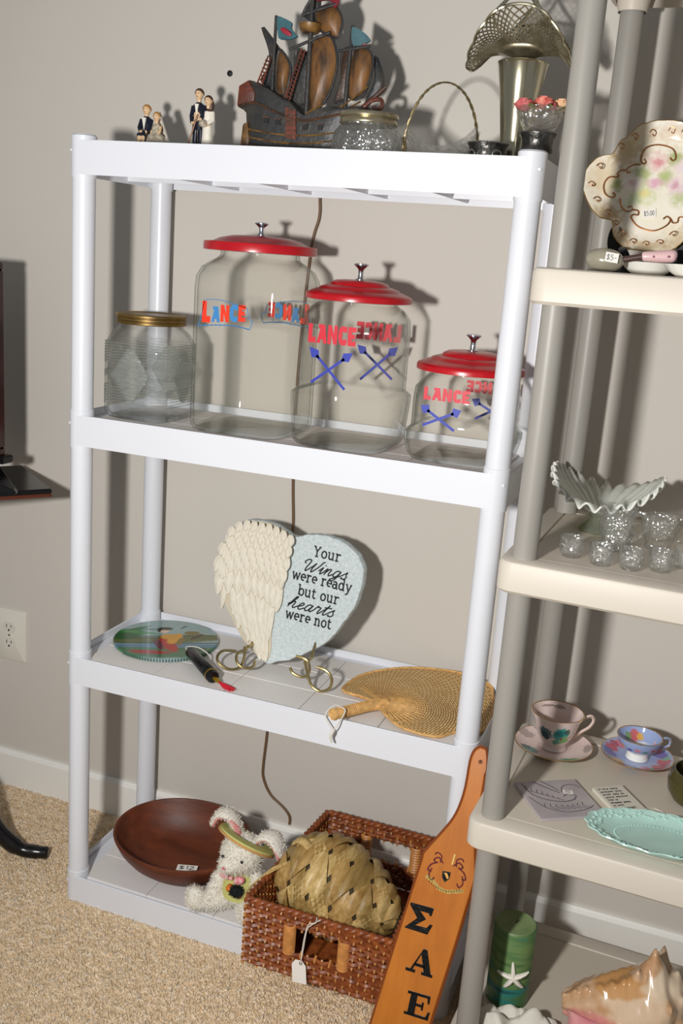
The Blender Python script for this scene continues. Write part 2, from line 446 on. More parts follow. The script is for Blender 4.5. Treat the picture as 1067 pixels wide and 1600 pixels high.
def arrow(m, a, b, w, y):
    dx, dz = b[0]-a[0], b[1]-a[1]; L = math.hypot(dx, dz); ux, uz = dx/L, dz/L; nx, nz = -uz, ux
    P = lambda s, t: (a[0]+ux*s+nx*t, a[1]+uz*s+nz*t)
    m.prism([P(0, -w/2), P(L*.80, -w/2), P(L*.80, w/2), P(0, w/2)], y-0.0004, y)
    m.prism([P(L*.72, 0), P(L*.84, -w*1.9), P(L, 0), P(L*.84, w*1.9)], y-0.0004, y)
def jar_body(parent, prof, t=0.0035, n=5, mat='jar_glass', chamfer=False):
    k = 1 if chamfer else n
    outer = [[(x, y, z) for x, y in rrect(a, a, r, k)] for z, a, r in prof]
    inner = [[(x, y, max(z, prof[0][0]+t*1.6)) for x, y in rrect(a-t, a-t, max(r-t*.6, .002), k)] for z, a, r in prof][1:]
    m = MB(); m.rings(outer+inner[::-1])
    return m.build('glass_body', mat, parent, smooth=38)
def lid(parent, prof, r, z, zk, hk, name='lid'):
    l = MB().lathe([(a*r, z+b) for a, b in prof], 48, cap0=True, cap1=True).build(name, 'red_enamel', parent, smooth=50)
    k = zk
    MB().lathe([(.0085, k), (.0085, k+.0012), (.0048, k+.003), (.0040, k+hk*.35), (.0045, k+hk*.62), (.0085, k+hk*.78), (.0118, k+hk*.88), (.0118, k+hk*.95), (.008, k+hk), (.001, k+hk)], 24).build('knob', 'chrome', l)
    return l
# --- tall jar
j1 = thing('candy_jar', 'tallest square glass jar with flat red lid and red and blue banner lettering', 'jar', (.285, .136, Z3), group='red lidded glass jars')
A = .086
jar_body(j1, [(0, A-.012, .024), (.004, A-.004, .028), (.014, A, .030), (.05, A, .030), (.235, A, .030), (.255, A-.001, .031), (.270, A-.006, .036), (.281, A-.016, .046), (.286, A-.021, .052), (.290, A-.022, .058), (.301, A-.020, .0655)], t=.004)
lid(j1, [(.93, 0), (1.0, .001), (1.0, .012), (.985, .0145), (.90, .015), (.84, .0155), (.72, .021), (.5, .026), (.12, .028), (.02, .028)], .094, .2965, .3242, .021)
def banner(parent, y, back=False):
    d = thing_part('lettering', parent)
    if back: d.rotation_euler[2] = PI
    word(d, 'LANCE', -.058, .182, .030, y, ['print_orange_red', 'print_light_blue'], slope=.10, hs=[.034, .025, .027, .027, .026], sx=.72)
    b = MB(); w = .0011
    top = crom([(-.054, .224), (-.03, .2255), (-.01, .223), (.012, .2185), (.022, .2165)], 4)
    bot = crom([(-.066, .181), (-.04, .1845), (-.01, .1865), (.01, .186), (.028, .183)], 4)
    b.ribbon(top, w, y-.0004, y).ribbon(bot, w*1.5, y-.0004, y)
    b.ribbon([(-.054, .224), (-.062, .188), (-.066, .181)], w, y-.0004, y).ribbon([(.022, .2165), (.025, .202), (.033, .196), (.028, .183)], w, y-.0004, y)
    b.build('banner_outline', 'print_light_blue', d, smooth=None).location[2] = -.006
def thing_part(name, parent):
    """a decal part: a thin printed rule that carries its letters as sub-parts"""
    o = bpy.data.objects.new(name, bpy.data.meshes.new(name)); COL.objects.link(o); o.parent = parent; return o
banner(j1, -A-.0002); banner(j1, -A-.0002, True)
# --- jars with crossed arrows
def arrow_jar(label, loc, A, H, zb, txt_h, arr, hk, sx):
    t = thing('candy_jar', label, 'jar', loc, group='red lidded glass jars')
    B = A+.008; c = A*.36
    jar_body(t, [(0, A-.010, c), (.004, A-.003, c), (.012, A+.003, c), (zb-.012, B, c), (zb-.002, B, c), (zb+.006, A, c), (zb+.03, A, c), (H-.052, A, c), (H-.032, A-.001, c*1.05), (H-.018, A-.009, c*1.2), (H-.010, A-.014, A*.62), (H, A-.012, A*.80)], chamfer=False, n=2)
    lid(t, [(.93, 0), (1.0, .001), (1.0, .007), (.985, .010), (.93, .012), (.80, .0165), (.77, .0165), (.74, .0195), (.60, .0235), (.565, .0235), (.53, .0275), (.45, .031), (.30, .0325), (.02, .033)], A+.0095, H-.006, H+.0268, hk)
    y = -A-.0004
    for back in (False, True):
        d = thing_part('lettering', t)
        if back: d.rotation_euler[2] = PI
        word(d, 'LANCE', -A*.68, arr[2], txt_h, y, ['print_red'], slope=0, sx=sx)
        d2 = MB()
        x0, z0, w = arr[0], arr[1], arr[3]
        arrow(d2, (x0+w*.86, z0), (x0-w*.04, z0+arr[4]*1.05), .0042, y)
        arrow(d2, (x0+w*.05, z0+arr[4]*.10), (x0+w, z0+arr[4]), .0042, y-.0003)
        d2.build('crossed_arrows', 'print_blue', t, smooth=None).rotation_euler[2] = PI if back else 0
    return t
arrow_jar('middle glass jar with stepped red lid and crossed blue arrows, second tallest', (.467, .126, Z3), .0765, .240, .088, .029, (-.046, .100, .168, .070, .058), .026, .70)
arrow_jar('smallest red lidded glass jar with crossed blue arrows, beside the right post', (.658, .136, Z3), .0755, .146, .048, .0195, (-.052, .056, .099, .062, .032), .026, .95)
# --- diamond jar
plain('gold_lid', '957a40', 0.42, 0.8, col2='665030', vscale=30)
dj = thing('storage_jar', 'squat glass jar with embossed diamonds and ribs, tarnished gold screw lid', 'jar', (.091, .122, Z3))
A = .0645
jar_body(dj, [(0, A-.014, .022), (.003, A-.006, .026), (.012, A, .028), (.03, A, .028), (.118, A, .028), (.133, A-.001, .030), (.148, A-.006, .036), (.158, A-.012, .044), (.160, A-.013, .046), (.164, A-.010, .0515), (.168, A-.010, .0515)], t=.004, mat='thick_glass')
rb = MB()
for z in [.028+.0048*k for k in range(7)]+[.098+.0048*k for k in range(8)]:
    rb.tube([(x, y, z) for x, y in rrect(A+.0001, A+.0001, .028, 6)], .0011, 5, closed=True)
for z in (.074, .078, .082):
    rb.tube([(x, y, z) for x, y in rrect(A+.0001, A+.0001, .028, 6)], .0009, 5, closed=True)
stuff(rb.build('ribs', 'rib_glass', dj))
for q in range(4):
    d = MB(); hw, hh = .037, .044; zc = .079
    d.prism([(-hw, zc), (-.006, zc-hh), (.006, zc-hh), (hw, zc), (.006, zc+hh), (-.006, zc+hh)], -A-.0022, -A+.001)
    e_ = MB(); ring = [(-hw, zc), (-.006, zc-hh), (.006, zc-hh), (hw, zc), (.006, zc+hh), (-.006, zc+hh)]
    for (xa, za), (xb, zb) in zip(ring, ring[1:]+ring[:1]):
        nn = max(2, int(math.hypot(xb-xa, zb-za)/.0028))
        for k in range(nn): e_.ell((xa+(xb-xa)*k/nn, -A-.0022, za+(zb-za)*k/nn), (.0013, .0013, .0013), 6, 4)
    eo_ = e_.build('beaded_border', 'bumpy_glass', dj); eo_.rotation_euler[2] = q*PI/2; stuff(eo_)
    o = d.build('diamond_panel', 'bumpy_glass', dj, bevel=.0008, bseg=1); o.rotation_euler[2] = q*PI/2
L = MB().lathe([(.0595, .164), (.0602, .165), (.0602, .168), (.0588, .169), (.0588, .170), (.0602, .171), (.0602, .174), (.0588, .175), (.0588, .176), (.0602, .177), (.0600, .1795), (.0575, .181), (.052, .181), (.050, .1795), (.001, .1795)], 56).build('lid', 'gold_lid', dj, smooth=30)
k = MB()
for i in range(72):
    a = 2*PI*i/72; k.box((.0595*math.cos(a), .0595*math.sin(a), .1785), (.0018, .0022, .003), Matrix.Rotation(a, 3, 'Z'))
k.build('knurling', 'gold_lid', L, smooth=None)

# ================================================================== HEART SHELF
Z2 = ZT[1]-LIP
TH = math.atan(.3)
# --- heart plaque
plain('heart_stone', 'd6dddc', 0.85, col2='b9c7ca', vscale=190, bump=0.7, bscale=160)
plain('heart_edge', 'd2d4d0', 0.9, bump=0.5, bscale=80)
plain('feather_white', 'e9e3d4', 0.75, col2='d6cdb9', vscale=60, bump=0.35, bscale=200, stretch=(3, 1, 1))
plain('gold_wire', 'a8976a', 0.32, 0.9)
HO = [(0.0034, 0.007), (-0.0385, 0.0313), (-0.0591, 0.0492), (-0.0821, 0.0794), (-0.1002, 0.1013), (-0.118, 0.1393), (-0.1257, 0.1697), (-0.1236, 0.1955), (-0.1097, 0.2233), (-0.0897, 0.2455), (-0.0641, 0.2559), (-0.0304, 0.2581), (-0.0019, 0.2501), (0.0196, 0.2427), (0.0444, 0.252), (0.0764, 0.2565), (0.1096, 0.2527), (0.1378, 0.2391), (0.1544, 0.2176), (0.1591, 0.1911), (0.1537, 0.1508), (0.1379, 0.1146), (0.1209, 0.084), (0.1023, 0.0621), (0.0764, 0.0433), (0.0471, 0.0236), (0.0222, 0.0139)]
hp = thing('heart_plaque', 'grey stone heart plaque with a white feathered wing and dark lettering, on wire easel', 'plaque', (.331, .138, .499), (-.15, .05, 0))
hp.scale = (1, 1, 1.025)
ho = crom(HO, 4, closed=True)
rng = random.Random(5)
hc = (.017, .14)
def hs(f, y): return [(hc[0]+(x-hc[0])*f, y, hc[1]+(z-hc[1])*f) for x, z in ho]
jit = [rng.uniform(-.0016, .0016) for _ in ho]
def hj(f, y, k): return [(hc[0]+(x-hc[0])*(f+jit[i]*k*3.5), y+jit[(i*3) % len(ho)]*.6*k, hc[1]+(z-hc[1])*(f+jit[i]*k*3.5)) for i, (x, z) in enumerate(ho)]
m = MB(); m.rings([hj(.975, .020, 1), hj(1.0, .016, 1), hj(1.0, .006, 1), hj(.985, .001, 1), hs(.955, 0)], cap0=True, cap1=True)
slab = m.build('stone_slab', 'heart_stone', hp, smooth=30)
# feathers: each one a piece, rows overlap from the tip upwards
def feather_mesh(L, w, t=.0042):
    n = 7; P = []
    for i in range(n+1):
        u = i/n
        ww = w*(math.sin(PI*min(1, .12+u*.80))**.6)*(1.0 if u < .9 else .72)
        zz = -L*u
        row = []
        for j in range(5):
            v = (j-2)/2.0
            row.append((v*ww/2, -t*(1-.55*v*v)*(0.35+0.65*u)-(.0006 if j == 2 else 0), zz+abs(v)*w*.12*u))
        P.append(row)
    m = MB(); m.grid(P)
    # back skin
    b0 = len(m.v); nv = 5
    m.add([(p[0], .001, p[2]) for r in P for p in r], [(i*nv+j, i*nv+j+1, (i+1)*nv+j+1, (i+1)*nv+j) for i in range(n) for j in range(4)])
    tot = (n+1)*nv
    for i in range(n):
        m.f.append((i*nv, (i+1)*nv, tot+(i+1)*nv, tot+i*nv)); m.f.append((i*nv+4, tot+i*nv+4, tot+(i+1)*nv+4, (i+1)*nv+4))
    for j in range(4):
        m.f.append((n*nv+j, n*nv+j+1, tot+n*nv+j+1, tot+n*nv+j))
    return m.mesh('feather', 'feather_white', smooth=45)
big = feather_mesh(.105, .021); mid = feather_mesh(.062, .022); sml = feather_mesh(.034, .021); tiny = feather_mesh(.024, .018)
def edge_left(z):
    for (x0, z0), (x1, z1) in zip(HO[:9], HO[1:9]):
        if z0 <= z <= z1: return x0+(x1-x0)*(z-z0)/(z1-z0+1e-9)
    return -.10
def wing_right(z):
    W_ = [(0.0125, 0.012), (0.0121, 0.0413), (0.0064, 0.0805), (0.005, 0.1236), (0.0053, 0.1579), (0.0105, 0.1837), (0.0147, 0.2155), (0.0196, 0.2427)]
    for (x0, z0), (x1, z1) in zip(W_[:-1], W_[1:]):
        if z0 <= z <= z1: return x0+(x1-x0)*(z-z0)/(z1-z0)
    return .012
wb = MB()   # wing ground under the feathers
wl = [(edge_left(z)+.002, z) for z in [.02+.0186*k for k in range(13)]]
wr = [(wing_right(z)-.002, z) for z in [.02+.0186*k for k in range(13)]]
topc = [(-.085, .2460), (-.062, .2545), (-.030, .2562), (-.002, .2490)]
wb.prism(wl+topc+wr[::-1], -.0022, .001); plain('wing_wash_shade', 'cdc2aa', .85)  # tan wash tone, darker so the gaps between feathers carry painted shade
wb.build('wing_base', 'wing_wash_shade', hp, smooth=None)
def put(me, x, z, ang, y=-.002, s=1.0, parent=hp):
    o = inst('feather', me, hp, (x, y, z), (0, ang+rng.uniform(-.05, .05), 0), (s*.90, 1.15, s)); return o
# long primaries: roots high on the left, tips sweeping down to the point
for k, (x, z, a, s) in enumerate([(-.090, .152, -.18, .70), (-.078, .150, -.26, .90), (-.068, .146, -.34, 1.05), (-.060, .140, -.40, 1.18), (-.048, .134, -.37, 1.22), (-.035, .130, -.30, 1.18), (-.024, .130, -.22, 1.10), (-.013, .134, -.14, 1.0), (-.004, .140, -.06, .92),
                                  (-.100, .150, -.06, .62), (-.086, .136, -.30, .75), (-.074, .120, -.46, .85), (-.058, .096, -.52, .80), (-.040, .078, -.50, .66), (-.022, .070, -.36, .58), (-.006, .080, -.14, .55)]):
    put(big, x, z, a, -.0024-.0006*(k % 3), s)
for k in range(9):
    u = k/8; x = -.112+.116*u; z = .172+.012*math.sin(u*PI)-.006*u
    put(mid, x, z, -.10-.22*math.sin(u*PI), -.0055-.0005*(k % 2), 1.0)
for k in range(8):
    u = k/7; x = -.102+.108*u; z = .190+.006*math.sin(u*PI)
    put(mid, x, z, -.12-.15*math.sin(u*PI), -.0075-.0005*(k % 2), .72)
def top_z(x):
    T_ = [(-.1257, .1700), (-.1236, .1955), (-.1097, .2233), (-.0897, .2455), (-.0641, .2559), (-.0304, .2581), (-.0019, .2501), (.0196, .2427)]
    return float(np.interp(x, [p[0] for p in T_], [p[1] for p in T_]))
for r in range(7):
    me = (tiny, tiny, tiny, tiny, sml, sml, sml)[6-r] if False else (sml, sml, sml, tiny, tiny, tiny, tiny)[r]
    dz = (.058, .047, .036, .027, .018, .009, -.0005)[r]
    xa, xb = (-.116, -.115, -.113, -.112, -.110, -.106, -.098)[r], .008+.0012*r
    n = int((xb-xa)/.0128)
    for k in range(n+1):
        u = (k+.5*(r % 2))/n
        if u > 1: continue
        x = xa+(xb-xa)*u
        if x < edge_left(min(top_z(x)-dz, .2232)-.022)+.004: continue
        put(me, x, min(top_z(x)-dz, .2550), .20*(1-2*u)-.06+rng.uniform(-.07, .07), -.0080-.0009*r-.0004*(k % 2), (1.0, .95, .9, 1.05, 1.0, .95, .85)[r])
# --- lettering: a stroke alphabet (slab serif and script), x-height 1
def A_(cx, cz, rx, rz, a0, a1, n=9): return arc(cx, cz, rx, rz, a0, a1, n)
GL = {
 'o': (1.05, [A_(.5, .5, .38, .5, 0, 360, 14)]),
 'u': (1.2, [[(.02, 1), (.24, 1), (.24, .35)]+A_(.5, .35, .26, .35, 180, 330, 6), [(.62, 1), (.86, 1), (.86, 0), (1.06, 0)]]),
 'r': (.98, [[(.05, 1), (.3, 1), (.3, 0)], [(.05, 0), (.58, 0)], [(.3, .6)]+A_(.62, .62, .3, .38, 150, 40, 6)]),
 'w': (1.5, [[(.0, 1), (.3, 1)], [(.15, 1), (.42, 0), (.72, .95), (1.02, 0), (1.3, 1)], [(1.14, 1), (1.44, 1)]]),
 'e': (1.0, [[(.12, .54), (.86, .54)]+A_(.5, .54, .37, .46, 0, 300, 12)]),
 'a': (1.1, [A_(.45, .72, .30, .28, 160, 0, 6)+[(.75, .18), (.82, 0), (1.0, 0)], A_(.42, .30, .32, .30, 30, 390, 12)]),
 'd': (1.2, [[(.6, 1.55), (.84, 1.55), (.84, 0), (1.06, 0)], A_(.46, .5, .38, .5, 0, 360, 14)]),
 'b': (1.15, [[(.0, 1.55), (.24, 1.55), (.24, 0)], A_(.62, .5, .38, .5, 0, 360, 14)]),
 'y': (1.1, [[(.0, 1), (.3, 1)], [(.15, 1), (.52, .05)], [(.75, 1), (1.05, 1)], [(.9, 1), (.46, -.3), (.3, -.48), (.08, -.46)]]),
 't': (.85, [[(.3, 1.4), (.3, .25)]+A_(.52, .25, .22, .25, 180, 330, 6), [(.05, 1), (.68, 1)]]),
 'n': (1.2, [[(.02, 1), (.26, 1), (.26, 0)], [(.02, 0), (.48, 0)], [(.26, .6)]+A_(.56, .62, .30, .38, 160, 0, 7)+[(.86, 0)], [(.66, 0), (1.08, 0)]]),
 'Y': (1.25, [[(.0, 1.45), (.36, 1.45)], [(.16, 1.45), (.58, .75), (.58, 0)], [(1.0, 1.45), (.58, .75)], [(.82, 1.45), (1.16, 1.45)], [(.34, 0), (.82, 0)]]),
 ' ': (.62, []),
}
SCR = {
 'W': (1.75, [crom([(.15, 1.0), (-.05, 1.25), (.15, 1.62), (.45, 1.62), (.5, 1.2), (.42, .5), (.48, 0), (.62, .1), (.95, .8), (1.12, 1.3), (1.02, .5), (1.08, 0), (1.22, .1), (1.55, .9), (1.7, 1.62), (1.85, 1.7)], 4)]),
 'i': (.52, [crom([(0, .35), (.25, .95), (.22, .3), (.3, 0), (.52, .35)], 4), [(.32, 1.28), (.37, 1.36)]]),
 'n': (.95, [crom([(0, .35), (.2, .95), (.18, 0)], 4), crom([(.18, .3), (.42, .92), (.6, .85), (.56, .3), (.68, 0), (.95, .35)], 4)]),
 'g': (.82, [crom([(.6, .85), (.3, .95), (.08, .55), (.15, .08), (.45, .15), (.62, .9), (.5, -.2), (.25, -.6), (.02, -.45), (.35, -.1), (.82, .35)], 4)]),
 's': (.7, [crom([(0, .35), (.42, 1.0), (.42, .7), (.58, .3), (.42, .0), (.12, .08), (.25, .15)], 4)]),
 'h': (.95, [crom([(0, .35), (.35, 1.1), (.5, 1.65), (.34, 1.6), (.22, .9), (.12, 0)], 4), crom([(.14, .3), (.42, .92), (.58, .8), (.54, .2), (.68, 0), (.95, .35)], 4)]),
 'e': (.72, [crom([(0, .35), (.35, .55), (.48, .85), (.3, .98), (.12, .6), (.18, .1), (.4, 0), (.72, .35)], 4)]),
 'a': (.9, [crom([(.58, .85), (.3, .96), (.08, .55), (.15, .05), (.42, .12), (.62, .92), (.55, .2), (.68, 0), (.9, .35)], 4)]),
 'r': (.75, [crom([(0, .35), (.2, 1.05), (.26, .9), (.52, .86), (.46, .2), (.56, 0), (.75, .35)], 4)]),
 't': (.62, [crom([(0, .35), (.28, 1.0), (.40, 1.5), (.26, .5), (.28, .05), (.42, .03), (.62, .35)], 4), [(.05, 1.08), (.75, 1.16)]]),
}
def write(parent, txt, x0, x1, z0, xh, wt, script=False, y=-.0006):
    D = SCR if script else GL
    tot = sum(D[c][0] for c in txt); sx = (x1-x0)/tot; x = x0
    for c in txt:
        w, st = D[c]
        if st:
            m = MB()
            for s_ in st:
                pts = [(x+(px+(.34*pz if script else 0))*sx, z0+pz*xh) for px, pz in s_]
                m.ribbon(pts, wt, y, y+.0016)
            m.build('letter', 'ink', parent, smooth=None)
        x += w*sx
write(slab, 'Your', .0590, .1120, .2165, .0118, .0026)
write(slab, 'Wings', .0400, .1270, .1880, .0125, .0022, True)
write(slab, 'were ready', .0262, .1410, .1690, .0118, .0026)
write(slab, 'but our', .0420, .1220, .1432, .0118, .0026)
write(slab, 'hearts', .0250, .1150, .1185, .0125, .0022, True)
write(slab, 'were not', .0262, .1160, .0978, .0118, .0026)
# --- wire easel
es = thing('wire_easel', 'gold wire easel with scrolled feet holding the heart plaque', 'easel', (.33, .10, Z2))
EX, EZ = .33, Z2
def wire(pts, y, r=.0026):
    return [(x-EX, y, max(z-EZ, r+.0002)) for x, z in pts]
for big_, hook, y in (([(0.4261, 0.5452), (0.4339, 0.5204), (0.4427, 0.5020), (0.4589, 0.4950), (0.4759, 0.5056), (0.4781, 0.5241), (0.4677, 0.5362), (0.4495, 0.5394)], [(0.4119, 0.5540), (0.433, 0.5503), (0.4381, 0.5297), (0.4268, 0.5176), (0.4083, 0.5208), (0.4015, 0.5302)], 0.0),
                      ([(0.3075, 0.5443), (0.3075, 0.5257), (0.2987, 0.5030), (0.2774, 0.4950), (0.2587, 0.5014), (0.254, 0.5152), (0.2648, 0.5285), (0.2902, 0.5333)], [(0.3149, 0.5443), (0.2967, 0.5322), (0.2963, 0.5158), (0.3096, 0.5072), (0.3271, 0.5125), (0.3314, 0.5248)], .006)):
    m = MB(); w1 = crom(wire(big_, y), 5); w2 = crom(wire(hook, y-.006), 5)
    m.tube(w1, .0026, 8); m.tube(w2, .0026, 8)
    tx, tz = w1[0][0], w1[0][2]
    m.tube(crom([(tx, y, tz), (tx, y+.012, tz-.004), (tx, y+.026, tz-.006), (tx, y+.0330, tz-.002)], 4), .0026, 8)
    m.tube(crom([(tx+.002, y+.030, tz-.004), (tx+.002, y+.014, tz-.003), (tx+.002, y+.010, tz-.001)], 4), .0024, 8)
    m.build('scroll_foot', 'gold_wire', es)
bk = MB(); bk.tube(crom([(-.0225, .039, .050), (-.020, .095, .120), (-.005, .125, .150), (.075, .125, .150), (.092, .095, .120), (.0961, .033, .050)], 5), .0024, 8)
bk.tube([(.036, .126, .150), (.036, .150, .003)], .0024, 8)
bk.build('back_frame', 'gold_wire', es)
# --- painted disc
fp = lambda cx, cy, rx, ry, c, op=1.0, rot=0.0: ((cx, cy, 0), (1/rx, 1/ry, 0), c, op, rot, (0, 0, 1))
# picture axes: +x across the picture, +y up the picture
painted('picture_disc', '8fa9a8', [
    fp(0, -.060, .14, .034, '4d7a58'), fp(0, -.035, .14, .010, '5f86a0'), fp(-.03, -.006, .12, .017, '5b6b34'), fp(.06, .006, .06, .018, '6a7038'),
    fp(0, .013, .16, .0022, '26382c'), fp(0, -.022, .16, .0026, '22352e'), fp(-.01, .002, .16, .0016, '2b3c26'),
    fp(-.075, .030, .040, .020, '2f7a3c'), fp(-.068, .045, .045, .006, '256b38', 1, -.5), fp(-.060, .035, .055, .005, '3f8f49', 1, .25), fp(-.080, .012, .030, .018, '1f5a30'), fp(-.04, .048, .040, .004, '2a6e50', .8),
    fp(.058, .010, .020, .006, '4a3020', 1, -.9), fp(.050, .030, .016, .010, '7a6a22'),
    fp(.004, -.030, .014, .040, 'b52a20', 1, -.35), fp(-.030, -.066, .042, .009, 'a83028', 1, .1), fp(-.014, -.028, .008, .030, '6a3340', 1, -.25),
    fp(.016, .0, .013, .030, 'e0a018', 1, .35), fp(.006, .010, .018, .014, 'd79a1c'), fp(.026, -.014, .006, .022, '8a7028', 1, .2),
    fp(-.004, .040, .010, .012, 'e2c8b0'), fp(-.002, .052, .016, .008, '2a2226'), fp(-.014, .044, .004, .010, '2a2a26'),
    fp(.034, .060, .0022, .012, '2c3434', 1, .7), fp(.04, -.052, .022, .003, '30503c', .8)], rough=0.08, distort=.12, dscale=120, base2='9cb4b6')
pd = thing('painted_disc', 'round glass disc painted with a robed lady beside a garden fence, lying flat', 'disc', (.113, .168, Z2+.0005), (0, 0, .52))
MB().lathe([(.001, 0), (.0985, 0), (.1, .0015), (.1, .0045), (.0985, .006), (.001, .006)], 72).build('disc_plate', 'picture_disc', pd, smooth=40)
plain('disc_edge', '3f5a50', 0.3)
ed = MB()
for k in range(34):
    a = -2.45+k*.055; ed.box((.1002*math.cos(a), .1002*math.sin(a), .003), (.0012, .0026, .005), Matrix.Rotation(a, 3, 'Z'))
ed.build('edge_stitching', 'disc_edge', pd, smooth=None)
# --- black handle with tassel
plain('red_silk', 'c8102a', 0.6, bump=.4, bscale=300, stretch=(1, 8, 8)); plain('brass', 'c49a2e', 0.3, 0.9)
hd = thing('fan_handle', 'black lacquered fan handle with white cord loop and red tassel', 'handle', (.237, .080, Z2))
a, b = Vector((-.043, .034, .0165)), Vector((.043, -.038, .0115)); dd = (b-a).normalized()
MB().tube([a, a+dd*.003, b-dd*.002, b], [.0085, .0105, .0115, .0100], 20).build('grip', 'black_gloss', hd)
MB().tube([b-dd*.013, b-dd*.010], [.0120, .0120], 20).build('gold_ring', 'brass', hd)
MB().tube(crom([tuple(a+Vector((-.004, -.006, .004))), tuple(a+Vector((-.010, .004, .006))), tuple(a+Vector((.006, .018, .003))), tuple(a+Vector((.028, .016, -.004))), tuple(a+Vector((.040, .004, -.010))), tuple(a+Vector((.036, -.014, -.008)))], 5), .0011, 6).build('cord_loop', 'string_white', hd)
t = MB(); t.tube([tuple(b), tuple(b+Vector((.008, -.002, -.002))), tuple(b+Vector((.014, -.004, -.004)))], [.003, .0042, .003], 10); t.build('bead', 'brass', hd)
tz = MB()
e0 = b+Vector((.013, -.004, -.004))
for k in range(16):
    o_ = Vector((random.uniform(-.004, .004), random.uniform(-.004, .004), random.uniform(-.003, .003)))
    tz.tube([tuple(e0), tuple(e0+Vector((.013, -.004, -.002))+o_), tuple(e0+Vector((.033+random.uniform(-.008, .004), -.006, -.004))+o_*1.3)], [.0016, .0018, .0008], 5)
tz.build('tassel', 'red_silk', hd)
# --- woven palm fan
m_, nt, bs = newmat('palm_weave')
bs.inputs['Roughness'].default_value = .6
tc = N(nt, 'ShaderNodeTexCoord')
bk_ = N(nt, 'ShaderNodeTexBrick'); bk_.offset = .5
mp = N(nt, 'ShaderNodeMapping'); mp.inputs['Scale'].default_value = (1, 1, 1)
nt.links.new(tc.outputs['UV'], mp.inputs['Vector']); nt.links.new(mp.outputs[0], bk_.inputs['Vector'])
bk_.inputs['Scale'].default_value = 1.0; bk_.inputs['Mortar Size'].default_value = .0011; bk_.inputs['Brick Width'].default_value = .0095; bk_.inputs['Row Height'].default_value = .0042
bk_.inputs['Mortar Smooth'].default_value = .9
bk_.inputs['Color1'].default_value = lin('ecc88c'); bk_.inputs['Color2'].default_value = lin('dab070'); bk_.inputs['Mortar'].default_value = lin('9a7038')
nt.links.new(bk_.outputs['Color'], bs.inputs['Base Color'])
bmp = N(nt, 'ShaderNodeBump'); bmp.inputs['Strength'].default_value = .8; bmp.inputs['Distance'].default_value = .0015; bmp.invert = True
nt.links.new(bk_.outputs['Fac'], bmp.inputs['Height']); nt.links.new(bmp.outputs[0], bs.inputs['Normal'])
plain('palm_fibre', 'd6a765', 0.6, var=.25, vscale=60, stretch=(2, 2, 2), bump=.4, bscale=300)
FO = [(0.492, 0.126), (0.507, 0.108), (0.530, 0.106), (0.562, 0.088), (0.576, 0.076), (0.590, 0.058), (0.626, 0.030), (0.660, 0.024), (0.690, 0.032), (0.700, 0.046), (0.712, 0.064), (0.748, 0.085), (0.752, 0.16), (0.738, 0.225), (0.722, 0.252), (0.669, 0.270), (0.626, 0.268), (0.579, 0.255), (0.537, 0.226), (0.502, 0.182)]
fan = thing('palm_fan', 'woven tan palm leaf fan with wrapped handle, lying on the shelf', 'fan', (.572, .086, Z2))
def fan_z(x, y):
    d = math.hypot(x, y); return .0045+.0075*math.exp(-((d-.0)/.05)**2)+.004*math.sin(d*26)*min(1, d*8)+.016*max(0, y-.06)/.12
fo = crom([(x-.572, y-.086) for x, y in FO], 4, closed=True)
P1, P2 = [], []
for i in range(11):
    f = i/10
    P1.append([(x*f, y*f, fan_z(x*f, y*f)+.0035*(1-f**6)) for x, y in fo]); P2.append([(x*f, y*f, fan_z(x*f, y*f)-.002) for x, y in fo])
mm = MB(); mm.grid(P1, cv=True); fb = mm.build('woven_blade', 'palm_weave', fan, smooth=60, weld=False)
uv = fb.data.uv_layers.new(name='UVMap')
for lp in fb.data.loops:
    v = fb.data.vertices[lp.vertex_index].co; d = math.hypot(v.x, v.y); an = math.atan2(v.y, v.x+1e-9)
    # weave follows arcs round the handle joint
    uv.data[lp.index].uv = (an*.085*(1 if abs(an) < 3.2 else 1), d+0*an)
MB().grid(P2, cv=True).build('blade_back', 'palm_fibre', fan, smooth=60)
ed = MB()
ed.tube([(x, y, fan_z(x, y)) for x, y in fo], .0026, 7, closed=True); ed.build('bound_edge', 'palm_fibre', fan)
rb_ = MB()
for k in range(30):
    an = -.95+k*.115
    dmax = 0
    for x, y in fo:
        aa = math.atan2(y, x)
        if abs(aa-an) < .08: dmax = max(dmax, math.hypot(x, y))
    dd_ = min(.085, dmax*.8)
    if dd_ > .02:
        pts = [(math.cos(an)*d, math.sin(an)*d, fan_z(math.cos(an)*d, math.sin(an)*d)+.0036) for d in [dd_*q/6 for q in range(7)]]
        rb_.tube(pts, [.0016, .0018, .0018, .0016, .0014, .001, .0004], 5)
rb_.build('fibre_ribs', 'palm_fibre', fan)
hx = [(.012, .004, .011), (-.010, -.016, .0125), (-.034, -.056, .0145), (-.052, -.088, .0165)]
MB().tube(crom(hx, 5), [.010-.0000*i for i in range(16)], 12, flat=.8).build('handle', 'palm_fibre', fan)
wr_ = MB()
H_ = crom(hx, 12)
for i in range(0, len(H_), 1):
    wr_.tube([tuple(Vector(H_[i])+Vector((-.01075*math.sin(t)*.75, .0105*math.sin(t)*.5, .0088*math.cos(t)))) for t in [q*PI/5 for q in range(10)]], .0009, 4, closed=True)
wr_.build('handle_wrap', 'palm_fibre', fan)
st = MB()
e = Vector((-.047, -.080, .026))
st.tube(crom([tuple(e+Vector((.004, .008, -.002))), tuple(e+Vector((-.006, .004, .002))), tuple(e+Vector((-.016, -.010, -.010))), tuple(e+Vector((-.004, -.022, -.022))), tuple(e+Vector((.004, -.024, -.030)))], 5), .0012, 6)
